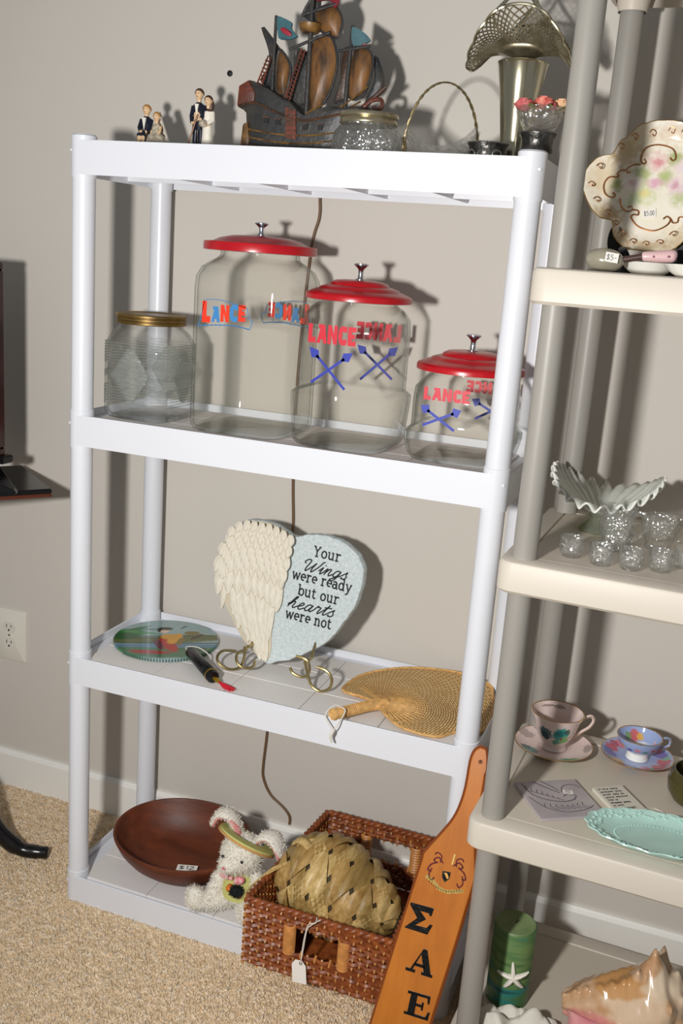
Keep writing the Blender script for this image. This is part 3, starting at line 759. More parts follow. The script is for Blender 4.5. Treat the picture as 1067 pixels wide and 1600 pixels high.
st.tube(crom([tuple(e+Vector((.004, .006, 0))), tuple(e+Vector((.014, .000, -.002))), tuple(e+Vector((.010, -.022, -.018))), tuple(e+Vector((.004, -.024, -.030)))], 5), .0012, 6)
st.tube(crom([tuple(e+Vector((.004, -.024, -.030))), tuple(e+Vector((.000, -.025, -.040))), tuple(e+Vector((.004, -.025, -.050)))], 4), [.0018, .0026, .003, .003, .0026, .0024, .0022, .002, .001], 6)
st.build('cord', 'string_white', fan)

# ================================================================== BOTTOM SHELF AND FLOOR
Z1 = ZT[0]-LIP
# strokes for handwritten prices
DIG = {'$': (.7, [crom([(.55, .8), (.3, .95), (.08, .75), (.3, .5), (.55, .28), (.3, .05), (.05, .2)], 3), [(.3, 1.1), (.3, -.1)]]), '1': (.4, [[(.1, .8), (.25, 1), (.25, 0)]]),
       '2': (.7, [crom([(.08, .75), (.3, 1), (.55, .75), (.3, .35), (.05, 0)], 3)+[(.6, 0)]]), '5': (.7, [[(.55, 1), (.15, 1), (.12, .58)]+crom([(.12, .58), (.4, .62), (.55, .3), (.3, 0), (.05, .12)], 3)]),
       '8': (.65, [crom([(.3, .5), (.1, .75), (.3, 1), (.5, .75), (.3, .5), (.08, .25), (.3, 0), (.52, .25)], 3, True)]), '0': (.65, [arc(.3, .5, .22, .5, 0, 360, 10)]), '-': (.6, [[(.05, .5), (.5, .5)]]), '.': (.25, [[(.1, 0), (.14, .06)]])}
def price(parent, txt, w, h, loc, rot, inkw=.0008, name='price_sticker'):
    """paper slip in its own XZ plane facing -y, handwriting on it"""
    p = MB().bx(-w/2, w/2, 0, .0004, -h/2, h/2).build(name, 'paper_white', parent, smooth=None)
    p.location = loc; p.rotation_euler = rot
    tot = sum(DIG[c][0] for c in txt); sx = w*.8/tot; x = -w*.4; m = MB()
    for c in txt:
        for s_ in DIG[c][1]: m.ribbon([(x+a*sx, -h*.28+b*h*.56) for a, b in s_], inkw, -.0002, 0)
        x += DIG[c][0]*sx
    m.build('handwriting', 'ink', p, smooth=None)
    return p
# --- wooden bowl
plain('bowl_wood', '70351c', 0.5, col2='55260f', vscale=10, stretch=(1, 4, 6), bump=.12, bscale=60)
bw = thing('wooden_bowl', 'large dark reddish brown wooden dough bowl with a price sticker inside', 'bowl', (.183, .132, Z1))
bw.scale = (1, 1, .92)
m = MB(); rs = []
prof = [(.50, 0), (.53, .001), (.66, .010), (.80, .027), (.92, .050), (.985, .071), (1.0, .078), (.992, .081), (.965, .081), (.945, .076), (.87, .052), (.74, .030), (.58, .017), (.40, .012), (.01, .010)]
for r, z in prof:
    rs.append([(r*.141*math.cos(2*PI*k/56), r*.112*math.sin(2*PI*k/56), z+.010*(z/.081)*math.sin(2*PI*k/56+.2)) for k in range(56)])
m.rings(rs); m.build('bowl_shell', 'bowl_wood', bw, smooth=50)
price(bw, '$12', .040, .016, (.026, -.026, .0215), (-1.45, -.06, .25), .0016)
# --- plush rabbit
plain('plush', 'ebe6da', 0.95, spec=.05, bump=.5, bscale=180); plain('plush_pink', 'e79a94', 0.9, spec=.05, bump=.4, bscale=200)
plain('lime_cloth', 'cdcc80', 0.85, bump=.4, bscale=220, spec=.1); plain('straw_trim', 'c99a5c', 0.8, bump=.6, bscale=300)
plain('bow_pink', 'e06c80', 0.8, col2='f4d8d0', vscale=120); plain('carrot', 'e07a26', 0.8); plain('black_plush', '101a18', 0.95, bump=.5, bscale=200); plain('nose_pink', 'd8607a', 0.6)
rb = thing('plush_rabbit', 'white plush rabbit in a lime dress and straw brimmed hat, sitting by the basket', 'stuffed toy', (.338, .072, Z1))
m = MB()
m.ell((.004, .004, .052), (.034, .030, .050)); m.ell((.006, -.008, .117), (.039, .036, .036), 18, 12); m.ell((-.006, -.038, .106), (.019, .016, .016))
m.ell((.004, 0, .09), (.022, .022, .02))
m.tube([(-.018, -.004, .084), (-.032, -.016, .064), (-.036, -.028, .044), (-.034, -.036, .034)], [.013, .013, .014, .011], 10)
m.tube([(.030, -.004, .084), (.045, -.016, .066), (.050, -.028, .050)], [.013, .013, .012], 10)
m.tube([(-.006, -.004, .026), (-.028, -.026, .022), (-.050, -.042, .021), (-.060, -.050, .023)], [.020, .019, .017, .014], 10)
m.ell((-.064, -.052, .028), (.019, .014, .024))
m.tube([(.012, -.004, .026), (.030, -.030, .021), (.042, -.050, .020)], [.020, .018, .016], 10); m.ell((.046, -.054, .026), (.018, .014, .022))
tmp = bpy.data.objects.new('tmp', m.mesh('tmp', None)); COL.objects.link(tmp)
mod(tmp, 'REMESH', mode='VOXEL', voxel_size=.0035, use_smooth_shade=True); sm = mod(tmp, 'SMOOTH', factor=.5, iterations=4)
dg = bpy.context.evaluated_depsgraph_get(); me = bpy.data.meshes.new_from_object(tmp.evaluated_get(dg))
bpy.data.objects.remove(tmp); me.name = 'body'; me.materials.clear(); me.materials.append(MATS['plush'])
me.polygons.foreach_set('use_smooth', [True]*len(me.polygons))
inst('body', me, rb)
def fur(me, name, parent, n, L, mat, seed, zlim=None):
    rng = np.random.default_rng(seed)
    co = np.empty(len(me.vertices)*3); me.vertices.foreach_get('co', co); co = co.reshape(-1, 3)
    no = np.empty(len(me.vertices)*3); me.vertices.foreach_get('normal', no); no = no.reshape(-1, 3)
    idx = rng.integers(0, len(co), n); p = co[idx]+rng.normal(0, .0012, (n, 3)); d = no[idx]+rng.normal(0, .45, (n, 3)); d[:, 2] -= .15
    d /= np.linalg.norm(d, axis=1)[:, None]; l = rng.uniform(.5, 1.1, n)[:, None]*L
    s = np.cross(d, rng.normal(0, 1, (n, 3))); s /= np.linalg.norm(s, axis=1)[:, None]; s *= .0007
    V = np.stack([p-s-d*.001, p+s-d*.001, p+d*l], 1).reshape(-1, 3)
    keep = V.reshape(n, 9)[:, [2, 5, 8]].min(1) > .0005
    V = V.reshape(n, 9)[keep].reshape(-1, 3); k = len(V)//3
    mm = bpy.data.meshes.new(name); mm.from_pydata(V.tolist(), [], np.arange(k*3).reshape(-1, 3).tolist())
    mm.materials.append(MATS[mat]); o = inst(name, mm, parent); stuff(o); return o
fur(me, 'fur', rb, 9000, .0075, 'plush', 1)
def ear(pts, w, inner_side, name='ear'):
    C = crom(pts, 5); n = len(C); P = []; Q = []
    m = MB(); q = MB()
    rad = [w*(.55+.65*math.sin(PI*min(1, .15+.85*i/(n-1)))) for i in range(n)]
    m.tube(C, rad, 12, flat=.42); e = m.build(name, 'plush', rb)
    q.tube([tuple(Vector(c)+Vector(inner_side)*.0068) for c in C[1:-1]], [r*.62 for r in rad[1:-1]], 10, flat=.42); q.build('ear_lining', 'plush_pink', e)
    fur(e.data, 'ear_fur', e, 1100, .0042, 'plush', 4)
ear([(-.004, 0, .142), (-.012, -.002, .168), (-.028, -.004, .186), (-.047, -.006, .182), (-.058, -.008, .160)], .013, (0.5, -.8, -.35))
ear([(.026, 0, .138), (.044, -.002, .160), (.064, -.004, .164), (.078, -.008, .148), (.084, -.010, .132)], .016, (-.1, -.9, -.45))
# hat brim tilted over the brow
M = Euler((-.46, .30, 0)).to_matrix()
hb = MB().lathe([(.032, -.004), (.048, -.005), (.056, -.002), (.056, .003), (.048, .004), (.032, .005)], 36, (.012, -.004, .1440), M, cap0=False, cap1=False).build('hat_brim', 'lime_cloth', rb)
MB().lathe([(.0545, -.005), (.0580, -.004), (.0580, .0005), (.0545, -.0005)], 36, (.012, -.004, .1440), M, cap0=False, cap1=False).build('straw_edge', 'straw_trim', hb)
m = MB(); m.lathe([(.030, .0), (.028, .024), (.021, .046), (.017, .056)], 24, (.004, -.004, .034), None, False, False)
rs = m.v; m.v = [(x*1.18, y*1.12-.002, z) for x, y, z in rs]; m.build('dress', 'lime_cloth', rb)
m = MB(); m.ell((-.016, -.036, .083), (.012, .006, .008), M=Euler((0, .5, 0)).to_matrix()); m.ell((.014, -.036, .079), (.012, .006, .008), M=Euler((0, -.5, 0)).to_matrix()); m.ell((-.001, -.038, .081), (.004, .004, .004)); m.build('bow', 'bow_pink', rb)
MB().ell((-.009, -.0540, .108), (.0038, .003, .0025)).build('nose', 'nose_pink', rb)
for ex in (-.018, .020): MB().ell((ex, -.041, .122), (.003, .0026, .0034)).build('eye', 'black_gloss', rb)
m = MB(); m.ell((.012, -.042, .060), (.013, .010, .010)); o = m.build('black_bird', 'black_plush', rb); fur(o.data, 'bird_fluff', o, 500, .005, 'black_plush', 9)
MB().lathe([(.001, -.030), (.006, -.012), (.008, 0), (.005, .005)], 12, (-.002, -.040, .062), Euler((.2, -.9, 0)).to_matrix()).build('carrot', 'carrot', rb)
# --- wicker basket
plain('wicker', '9c5428', 0.42, col2='6e3416', vscale=70, spec=.5); plain('wicker_stake', 'c08548', 0.4, var=.2, vscale=60); plain('wicker_wrap', 'c98a4c', 0.45, var=.2, vscale=80)
BX, BY, BZ = .420, -.078, ZT[0]+.0006
bk = thing('wicker_basket', 'rectangular reddish brown wicker basket with handle slots, jutting over the shelf edge', 'basket', (BX, BY, BZ))
BWid, BDep, BH = .258, .313, .127
def wall(p0, p1, hole, name, flip):
    p0, p1 = Vector(p0), Vector(p1); L = (p1-p0).length; d = (p1-p0)/L; nrm = Vector((d.y, -d.x, 0))*flip
    rows = 15; dz = (BH-.010)/rows; st = .0128; ns = int(L/st); st = L/ns
    m = MB(); k = MB()
    for r in range(rows):
        z = .006+dz*(r+.5)
        segs = [(0, L)]
        if hole and hole[2] < z < hole[3]: segs = [(0, hole[0]), (hole[1], L)]
        for a, b in segs:
            n = max(4, int((b-a)/st*4)); pts = []
            for i in range(n+1):
                s = a+(b-a)*i/n
                off = .0024*math.cos(PI*(s/st+r))
                pts.append(tuple(p0+d*s+nrm*off+Vector((0, 0, z+.0006*math.sin(s*190+r)))))
            m.tube(pts, .0040, 5)
    for i in range(ns+1):
        s = st*i
        segs = [(.002, BH-.004)]
        if hole and hole[0]-.003 < s < hole[1]+.003: segs = [(.002, hole[2]), (hole[3], BH-.004)]
        for a, b in segs:
            n = max(3, int((b-a)/dz*2)); pts = []
            for j in range(n+1):
                z = a+(b-a)*j/n
                off = -.0034*math.cos(PI*((z-.006)/dz-.5+i))*1.15
                pts.append(tuple(p0+d*s+nrm*off+Vector((0, 0, z))))
            k.tube(pts, .0019, 5)
    w = stuff(m.build(name, 'wicker', bk, smooth=60)); stuff(k.build('stakes', 'wicker_stake', w, smooth=60))
    if hole:
        for hx_ in (hole[0]-.007, hole[1]+.007):
            q = MB()
            for j in range(10):
                z = hole[2]-.004+(hole[3]-hole[2]+.008)*j/9
                c = p0+d*hx_+Vector((0, 0, z)); q.tube([tuple(c+d*.0085*math.cos(t)+nrm*.0075*math.sin(t)) for t in [2*PI*u/10 for u in range(10)]], .0030, 5, closed=True)
            q.build('handle_wrap', 'wicker_wrap', w)
wall((0, 0, 0), (BWid, 0, 0), (.088, .170, .056, .096), 'woven_wall', 1)
wall((.024, BDep, 0), (BWid-.010, BDep, 0), (.090, .176, .056, .096), 'woven_wall', -1)
wall((0, 0, 0), (.024, BDep, 0), None, 'woven_wall', -1)
wall((BWid, 0, 0), (BWid-.010, BDep, 0), None, 'woven_wall', 1)
cr = [(0, 0), (BWid, 0), (BWid-.010, BDep), (.024, BDep)]
m = MB(); m.slab([(.004, .004), (BWid-.004, .004), (BWid-.013, BDep-.004), (.026, BDep-.004)], 0, .006); m.build('base', 'wicker', bk, smooth=None)
rm = MB()
for ph in (0, PI):
    pts = []
    for (x0, y0), (x1, y1) in zip(cr, cr[1:]+cr[:1]):
        L = math.hypot(x1-x0, y1-y0); n = int(L/.003)
        for i in range(n):
            s = i/n; t = (len(pts))*.75+ph
            nx, ny = (y1-y0)/L, -(x1-x0)/L
            pts.append((x0+(x1-x0)*s+nx*.0030*math.cos(t), y0+(y1-y0)*s+ny*.0030*math.cos(t), BH-.001+.0030*math.sin(t)))
    rm.tube(pts, .0042, 6, closed=True)
rm.build('braided_rim', 'wicker', bk, smooth=60)
# --- woven leaf pouch in the basket
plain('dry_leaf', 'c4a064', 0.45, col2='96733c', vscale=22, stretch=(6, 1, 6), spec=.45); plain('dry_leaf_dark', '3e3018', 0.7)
plain('dry_leaf_green', 'ae8e56', 0.45, col2='846a38', vscale=22, stretch=(6, 1, 6), spec=.45)
plain('dry_leaf_pale', 'd8bc82', 0.42, col2='ae8c4e', vscale=25, stretch=(6, 1, 6), spec=.45)
lp = thing('leaf_pouch', 'plump pouch woven from dried palm leaf strips, lying in the wicker basket', 'pouch', (.543, .045, .158), (0.25, .20, -.06))
def pr_r(u):     # half width along the axis, u in 0..1, neck at the left
    return (.020+.064*math.sin(PI*min(1, max(0, u*1.02))**.80)**.72)*(1 if u < .95 else .9)
LEN = .232
def surf(u, a, off=0):
    r = pr_r(u)+off
    return (-LEN/2+LEN*u, r*1.02*math.cos(a), r*.98*math.sin(a))
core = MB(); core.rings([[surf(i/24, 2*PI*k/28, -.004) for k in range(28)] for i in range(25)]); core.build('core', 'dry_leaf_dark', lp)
NB = 6
for sgn in (1, -1):
    for b in range(NB):
        P = []; n = 72; turns = .92; P2 = []
        for i in range(n+1):
            u = .015+.97*i/n
            row = []; row2 = []
            for j in range(5):
                v = (j-2)/2
                a = sgn*(2*PI*turns*u)+2*PI*b/NB+v*(PI/NB)*.80*sgn
                # over / under at each crossing
                ph = 2*turns*NB*u
                off = .0042*math.sin(PI*(ph+b*1.0+(0 if sgn > 0 else 1)))*1.0-.0009*v*v+.001
                row.append(surf(u, a, off)); row2.append(surf(u, a, off-.0012))
            P.append(row); P2.append(row2)
        m = MB(); m.grid(P); m.grid(P2)
        m.build('leaf_strip', ['dry_leaf', 'dry_leaf_pale', 'dry_leaf_green'][(b+(sgn > 0)) % 3], lp, smooth=60)
kn = MB()
for q in range(5):
    kn.tube(crom([(-LEN/2+.012+.010*q, .02*math.sin(q), .052+.004*q), (-LEN/2+.028, .0, .072-.003*q), (-LEN/2+.056, -.008+.005*q, .071), (-LEN/2+.072, -.002, .064+.002*q)], 5), [.003]+[.0075]*14+[.004], 8, flat=.4)
kn.build('knot', 'dry_leaf_pale', lp)
fr_ = MB()
for q in range(5):
    fr_.tube(crom([(-LEN/2+.030, -.03, .05), (-LEN/2+.004-.004*q, -.050-.004*q, .034-.006*q), (-LEN/2-.012-.006*q, -.060-.004*q, .006-.014*q)], 5), [.0022]*8+[.0014, .001, .0006], 5, flat=.4)
fr_.build('loose_strands', 'dry_leaf_pale', lp)
# --- price tag hanging from the basket
tg = thing('price_tag', 'blank white paper price tag hanging on a string from the basket front', 'tag', (.526, -.089, .084))
m = MB(); m.prism([(-.0125, -.022), (.0125, -.022), (.0125, .012), (.006, .021), (-.006, .021), (-.0125, .012)], -.0004, .0004); c = m.build('card', 'paper_white', tg, smooth=None); c.rotation_euler = (0, -.10, 0)
MB().tube([(.002+.0024*math.cos(t), -.0006, .0165+.0024*math.sin(t)) for t in [2*PI*k/12 for k in range(12)]], .0006, 5, closed=True).build('eyelet', 'ink', tg)
st = MB(); st.tube(crom([(.002, -.001, .017), (.004, -.002, .05), (.007, -.003, .075), (.012, -.0035, .096), (.024, -.004, .103), (.022, .006, .106)], 5), .0009, 5)
st.tube(crom([(.002, -.0015, .017), (.006, -.003, .05), (.010, -.004, .085), (.018, -.004, .098), (.030, .004, .1055)], 5), .0009, 5); st.build('string', 'string_white', tg)
# --- wooden paddle
plain('paddle_wood', 'c47626', 0.32, col2='b2661e', vscale=9, stretch=(5, 5, 1), spec=.5, coat=.3); plain('paddle_edge', '7e3d14', 0.4)
plain('letter_black', '0b0b0a', 0.25, bump=.6, bscale=140); plain('crest_red', '7a2418', 0.5); plain('crest_cream', 'dcc06a', 0.5); plain('crest_gold', 'e0a850', .5)
PT = math.atan(.335)
pd = thing('wooden_paddle', 'varnished orange wooden paddle with black Greek letters and a crest, leaning between shelves', 'paddle', (.6585, -.178, 0), (-PT, 0, 0))
PL = [(0.1085, 0.5415), (0.1015, 0.5350), (0.0976, 0.5184), (0.0974, 0.4789), (0.0939, 0.4499), (0.0867, 0.4256), (0.0725, 0.3995), (0.0515, 0.3650), (0.0499, 0.3543), (0.0442, 0.3133), (0.0309, 0.2169), (0.0133, 0.0803), (.004, .006)]
PRt = [(.089, .006), (0.1028, 0.1111), (0.122, 0.2514), (0.1276, 0.2999), (.1330, .345), (.1310, .362), (.1255, .390), (.1225, .415), (.1218, .450), (.1218, .500), (.1200, .525), (.1160, .5405)]
po = crom(PL, 3)+crom(PRt, 3)
m = MB(); n = len(po); cxy = (.075, .27)
def ins(p, e):
    dx, dz = p[0]-(.0133+.13*p[1]+.042), p[1]-.27
    return (p[0]-math.copysign(e, dx), p[1]-(e if p[1] > .5 else (-e if p[1] < .02 else 0)))
m.rings([[(ins(p, .0012)[0], .010, ins(p, .0012)[1]) for p in po], [(p[0], .009, p[1]) for p in po], [(p[0], .001, p[1]) for p in po], [(ins(p, .0012)[0], 0, ins(p, .0012)[1]) for p in po]])
board = m.build('board', 'paddle_wood', pd, smooth=30)
MB().tube([(po[i][0], .005, po[i][1]) for i in range(n)], .0042, 6, closed=True).build('rounded_edge', 'paddle_edge', pd)
MB().lathe([(.0035, -.0004), (.0035, .0)], 14, (.1125, 0, .5202), Euler((PI/2, 0, 0)).to_matrix()).build('hole', 'black_matte', pd)
def greek(poly, name='greek_letter'):
    MB().prism(poly, -.0014, .0002).build(name, 'letter_black', pd, bevel=.0004, bseg=1, smooth=None)
greek([(0.0435, 0.2855), (0.0805, 0.2862), (0.0785, 0.2735), (0.0755, 0.2735), (0.0745, .2768), (0.0600, 0.2768), (0.0712, 0.2668), (0.0560, 0.2540), (0.0745, 0.2545), (0.0785, 0.2612), (0.0829, 0.2611), (0.0772, 0.2451), (0.0403, 0.2458), (0.0415, .2480), (0.0574, 0.2651), (.0425, .2825)])
ga = lambda pts, ox, oz: [(ox+a, oz+b) for a, b in pts]
ao = (.0531, .1843)
def letter_multi(polys, name):
    m = MB()
    for p in polys: m.prism(p, -.0014, .0002)
    m.build(name, 'letter_black', pd, smooth=None)
letter_multi([ga([(.0225, .0385), (.0285, .0385), (.0395, .0045), (.0285, .0045), (.0205, .030)], *ao), ga([(.0225, .0385), (.0205, .030), (.0105, .0045), (.0070, .0045)], *ao),
              ga([(.0105, .0105), (.0300, .0105), (.0290, .0150), (.0125, .0150)], *ao), ga([(0, 0), (.0150, 0), (.0150, .0045), (0, .0045)], *ao), ga([(.0250, 0), (.0425, 0), (.0425, .0045), (.0250, .0045)], *ao)], 'greek_letter')
eo = (.0620, .1205)
letter_multi([ga([(.005, .003), (.016, .003), (.0165, .033), (.0065, .033)], *eo), ga([(0, 0), (.0385, .0005), (.0385, .0045), (.0, .004)], *eo), ga([(.001, .0315), (.0365, .0325), (.0365, .0365), (.001, .0355)], *eo),
              ga([(.015, .0165), (.026, .0165), (.026, .0205), (.015, .0205)], *eo), ga([(.025, .0125), (.028, .0125), (.028, .0245), (.025, .0245)], *eo), ga([(.0335, .004), (.0385, .004), (.0395, .0130), (.0365, .0130)], *eo), ga([(.0325, .0330), (.0365, .0330), (.0365, .0245), (.0340, .0245)], *eo)], 'greek_letter')
fo_ = (.056, .057)
letter_multi([ga(arc(.0185, .018, .015, .012, 0, 360, 20)[:-1], *fo_), ga([(.015, 0), (.022, 0), (.022, .036), (.015, .036)], *fo_)], 'greek_letter')
# crest: scrollwork, helm and motto ribbon
cr_ = MB(); cx, cz = .0905, .3440
for s in (-1, 1):
    dzs = -.004*s
    cr_.ribbon(crom([(cx+s*.008, cz+.012), (cx+s*.016, cz+.019), (cx+s*.023, cz+.014), (cx+s*.018, cz+.010)], 4), .0024, -.0005, 0)
    cr_.ribbon(crom([(cx+s*.016, cz+.012), (cx+s*.026, cz+.006), (cx+s*.030, cz-.003), (cx+s*.024, cz-.004)], 4), .0026, -.0005, 0)
    cr_.ribbon(crom([(cx+s*.024, cz+.001), (cx+s*.027, cz-.010), (cx+s*.022, cz-.017), (cx+s*.018, cz-.012)], 4), .0024, -.0005, 0)
    cr_.ribbon(crom([(cx+s*.013, cz+.012), (cx+s*.012, cz+.022), (cx+s*.019, cz+.026), (cx+s*.023, cz+.022)], 4), .0022, -.0005, 0)
cr_.build('crest_scrolls', 'crest_red', pd, smooth=None)
c2 = MB(); c2.ribbon(crom([(cx-.031, cz-.013), (cx-.020, cz-.018), (cx-.010, cz-.024)], 4), .0050, -.0005, 0).ribbon(crom([(cx-.012, cz-.0255), (cx+.001, cz-.028), (cx+.012, cz-.0270)], 4), .0050, -.0006, 0).ribbon(crom([(cx+.011, cz-.0255), (cx+.020, cz-.0240), (cx+.029, cz-.020)], 4), .0050, -.0005, 0)
MB().ribbon([(cx+.006, cz+.014), (cx+.0075, cz+.030)], .0022, -.0005, 0).build('crest_plume', 'crest_cream', pd, smooth=None); c2.build('motto_ribbon', 'crest_cream', pd, smooth=None)
c3 = MB()
for k in range(13): c3.ribbon([(cx-.025+.004*k, cz-.0175-.010*math.sin((k+1)/14*PI)+.0012), (cx-.025+.004*k+.001, cz-.0190-.010*math.sin((k+1)/14*PI)-.0006)], .0007, -.0008, 0, False)
c3.prism([(cx-.007, cz+.001), (cx+.006, cz+.002), (cx+.0055, cz-.008), (cx-.0005, cz-.015), (cx-.006, cz-.009)], -.0006, 0)
c3.build('crest_shield', 'letter_black', pd, smooth=None)
c4 = MB(); c4.prism([(cx-.004, cz-.001), (cx+.0005, cz-.0005), (cx+.0045, cz-.007), (cx+.002, cz-.0095)], -.0009, 0); c4.build('crest_marks', 'crest_gold', pd, smooth=None)

# ================================================================== TOP SHELF
Z4 = ZT[3]-LIP
# --- carved ship
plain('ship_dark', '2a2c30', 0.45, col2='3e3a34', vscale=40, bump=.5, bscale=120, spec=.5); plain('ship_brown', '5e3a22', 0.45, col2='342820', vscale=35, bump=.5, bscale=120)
plain('ship_sail', '8e6234', 0.45, col2='3a2a1e', vscale=26, stretch=(2.5, 2.5, .8), bump=.3, bscale=60); plain('ship_rust', '7c3a24', 0.45, col2='4a2a20', vscale=40, bump=.5, bscale=160)
plain('ship_flag', '2a525c', 0.5, col2='3f6c74', vscale=50); plain('ship_gold', '8a6430', 0.4, col2='4a3420', vscale=60); plain('ship_red_flag', '8c1c2a', 0.45, col2='2c2428', vscale=60)
sp = thing('ship_sculpture', 'painted carved galleon sculpture with brown sails, dark hull and small flags', 'sculpture', (.36, .17, Z4))
HULL = [(-0.1225, 0.0), (-0.1240, 0.040), (-0.126, 0.0764), (-0.134, 0.084), (-0.1313, 0.1177), (-0.115, 0.1256), (-0.0904, 0.1183), (-0.0626, 0.1034), (-0.0443, 0.0961), (-0.0194, 0.0763), (-0.0017, 0.0741), (0.0261, 0.0899), (0.0492, 0.0879), (0.0773, 0.091), (0.0900, 0.0880), (0.0800, 0.0782), (0.0700, 0.0654), (0.0600, 0.0501), (0.0480, 0.0293), (.040, 0)]
def relief(outline, d0, d1, name, mat, bulge=.3, parent=sp, sm=45, flip=False):
    """rounded slab: outline in XZ, spreading from the edge to a raised middle"""
    n = len(outline); cx = sum(p[0] for p in outline)/n; cz = sum(p[1] for p in outline)/n
    q = lambda f, y: [(cx+(p[0]-cx)*f, y, cz+(p[1]-cz)*f) for p in outline]
    m = MB(); m.rings([q(.97, d1), q(1.0, d1-(d1-d0)*.15), q(1.0, d0+(d1-d0)*.45), q(.95, d0+(d1-d0)*.16), q(.84, d0+(d1-d0)*.03), q(.5, d0)])
    return m.build(name, mat, parent, smooth=sm)
hl = relief(crom(HULL, 2, True), -.026, .026, 'hull', 'ship_dark')
relief([(-0.136, 0.084), (-0.1335, 0.1177), (-0.116, 0.1270), (-0.1004, 0.1079), (-0.1009, 0.0912)], -.029, .028, 'stern_castle', 'ship_rust')
m = MB()
for k, z0 in enumerate((.012, .024, .036, .048)):
    pts = crom([(-.121, -.0255-.0005*k, z0+.004), (-.06, -.0272, z0-.004), (.0, -.0272, z0-.004), (.052+.006*k, -.0250, z0+.006)], 5); m.tube(pts, .0013, 5)
m.build('hull_planks', 'ship_gold', hl)
m = MB(); m.tube(crom([(-.128, -.026, .086), (-.100, -.029, .090), (-.06, -.0275, .0760), (-.02, -.027, .066), (.02, -.027, .071), (.07, -.025, .083)], 6), .0022, 6); m.build('wale', 'ship_brown', hl)
for (x, z) in [(-0.08, 0.0692), (-0.0588, 0.0666), (-0.0353, 0.0626), (-0.0116, 0.0606), (0.0144, 0.0605)]:
    MB().box((x, -.0268, z-.005), (.0085, .003, .0065)).build('gun_port', 'black_matte', hl, smooth=None)
    MB().box((x, -.0272, z+.0000), (.011, .004, .002)).build('port_lid', 'ship_brown', hl, smooth=None)
for k in range(5):
    MB().box((-.096+.0062*k, -.0290, .0890-.0022*k), (.0030, .003, .0034)).build('stern_window', 'black_matte', hl, smooth=None)
hm = MB(); hm.prism([(-0.0469, 0.0850), (-0.0283, 0.0800), (-0.0259, 0.0365), (-0.044, 0.0398)], -.0290, -.020); hd_ = hm.build('boarding_ladder', 'ship_rust', sp, smooth=None)
for k in range(6): MB().box((-.0365+.0003*k, -.0295, .043+.0075*k), (.016, .002, .0018)).build('rung', 'ship_brown', hd_, smooth=None)
relief([(-0.1240, 0.0), (-.1245, .030), (-.122, .060), (-.113, .064), (-.108, .035), (-.110, 0)], -.0285, .0, 'stern_carving', 'ship_gold')
# sails: swollen sheets with real thickness
def sail(outline, belly, y, name='sail', mat='ship_sail'):
    o = crom(outline, 3, True); n = len(o); cx = sum(p[0] for p in o)/n; cz = sum(p[1] for p in o)/n
    m = MB(); rs = []
    for f in (1.0, .93, .8, .6, .35, .05): rs.append([(cx+(p[0]-cx)*f, y-belly*.7*(1-f*f), cz+(p[1]-cz)*f) for p in o])
    bk_ = [[(p[0], p[1]+.006, p[2]) for p in r] for r in rs[::-1]]
    m.rings(bk_+rs); so = m.build(name, mat, sp, smooth=50)
    MB().tube([(p[0], y-.0005, p[1]) for p in o], .0022, 6, closed=True).build('sail_edge', 'ship_dark', so); return so
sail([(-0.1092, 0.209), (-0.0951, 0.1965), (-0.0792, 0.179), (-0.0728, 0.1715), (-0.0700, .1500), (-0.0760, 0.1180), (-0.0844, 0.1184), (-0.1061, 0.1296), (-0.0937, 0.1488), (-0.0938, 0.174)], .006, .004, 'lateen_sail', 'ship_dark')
sail([(-0.0748, 0.1725), (-0.0589, 0.1616), (-0.0519, 0.1441), (-0.0573, 0.1137), (-0.0627, 0.1047), (-.0770, .1170)], .012, -.004, 'mizzen_sail')
sail([(-0.0480, 0.1740), (-0.0318, 0.1717), (-.0210, .1650), (-0.0190, 0.1000), (-0.0265, 0.0939), (-0.0560, 0.0984), (-0.0470, 0.1366)], .006, .004, 'main_sail_left', 'ship_dark')  # left part of the main sail, in the dark hull material
sail([(-0.0180, 0.1816), (0.0129, 0.1945), (0.0270, 0.167), (0.0262, 0.1374), (0.016, 0.1060), (0.0040, .0900), (-0.0100, 0.0760), (-.0170, .100)], .016, -.006, 'main_sail')
sail([(-0.0160, 0.2294), (0.0065, 0.2400), (0.021, 0.2350), (0.0310, 0.2158), (0.0250, 0.1930), (0.0122, 0.1960), (-0.0060, 0.2037)], .012, -.002, 'top_sail')
sail([(0.0327, 0.1719), (0.0500, 0.1740), (0.0470, 0.1103), (0.0311, 0.1001), (0.0254, 0.1), (0.0345, 0.13)], .008, .002, 'fore_sail_left', 'ship_brown')
sail([(0.0540, 0.1760), (0.0788, 0.1746), (0.0880, 0.1576), (0.0838, 0.1307), (0.0731, 0.1063), (0.0495, 0.1083)], .014, -.006, 'fore_sail')
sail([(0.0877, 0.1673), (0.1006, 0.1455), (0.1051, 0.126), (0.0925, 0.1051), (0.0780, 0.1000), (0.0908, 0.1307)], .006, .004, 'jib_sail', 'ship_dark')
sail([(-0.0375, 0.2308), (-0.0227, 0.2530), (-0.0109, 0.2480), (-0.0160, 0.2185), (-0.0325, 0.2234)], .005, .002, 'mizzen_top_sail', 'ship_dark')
for a, b, r, nm in (((-.0799, .108), (-.0805, .2240), .0030, 'mizzen_mast'), ((-.0180, .070), (-.0195, .2900), .0042, 'main_mast'), ((.0475, .085), (.0509, .2090), .0036, 'fore_mast')):
    MB().tube([(a[0], -.010, a[1]), (b[0], -.008, b[1])], [r*1.1, r*.8], 10).build(nm, 'ship_dark', sp)
MB().tube([(.070, -.006, .084), (.1130, -.010, .1205)], [.0045, .0030], 10).build('bowsprit', 'ship_brown', sp)
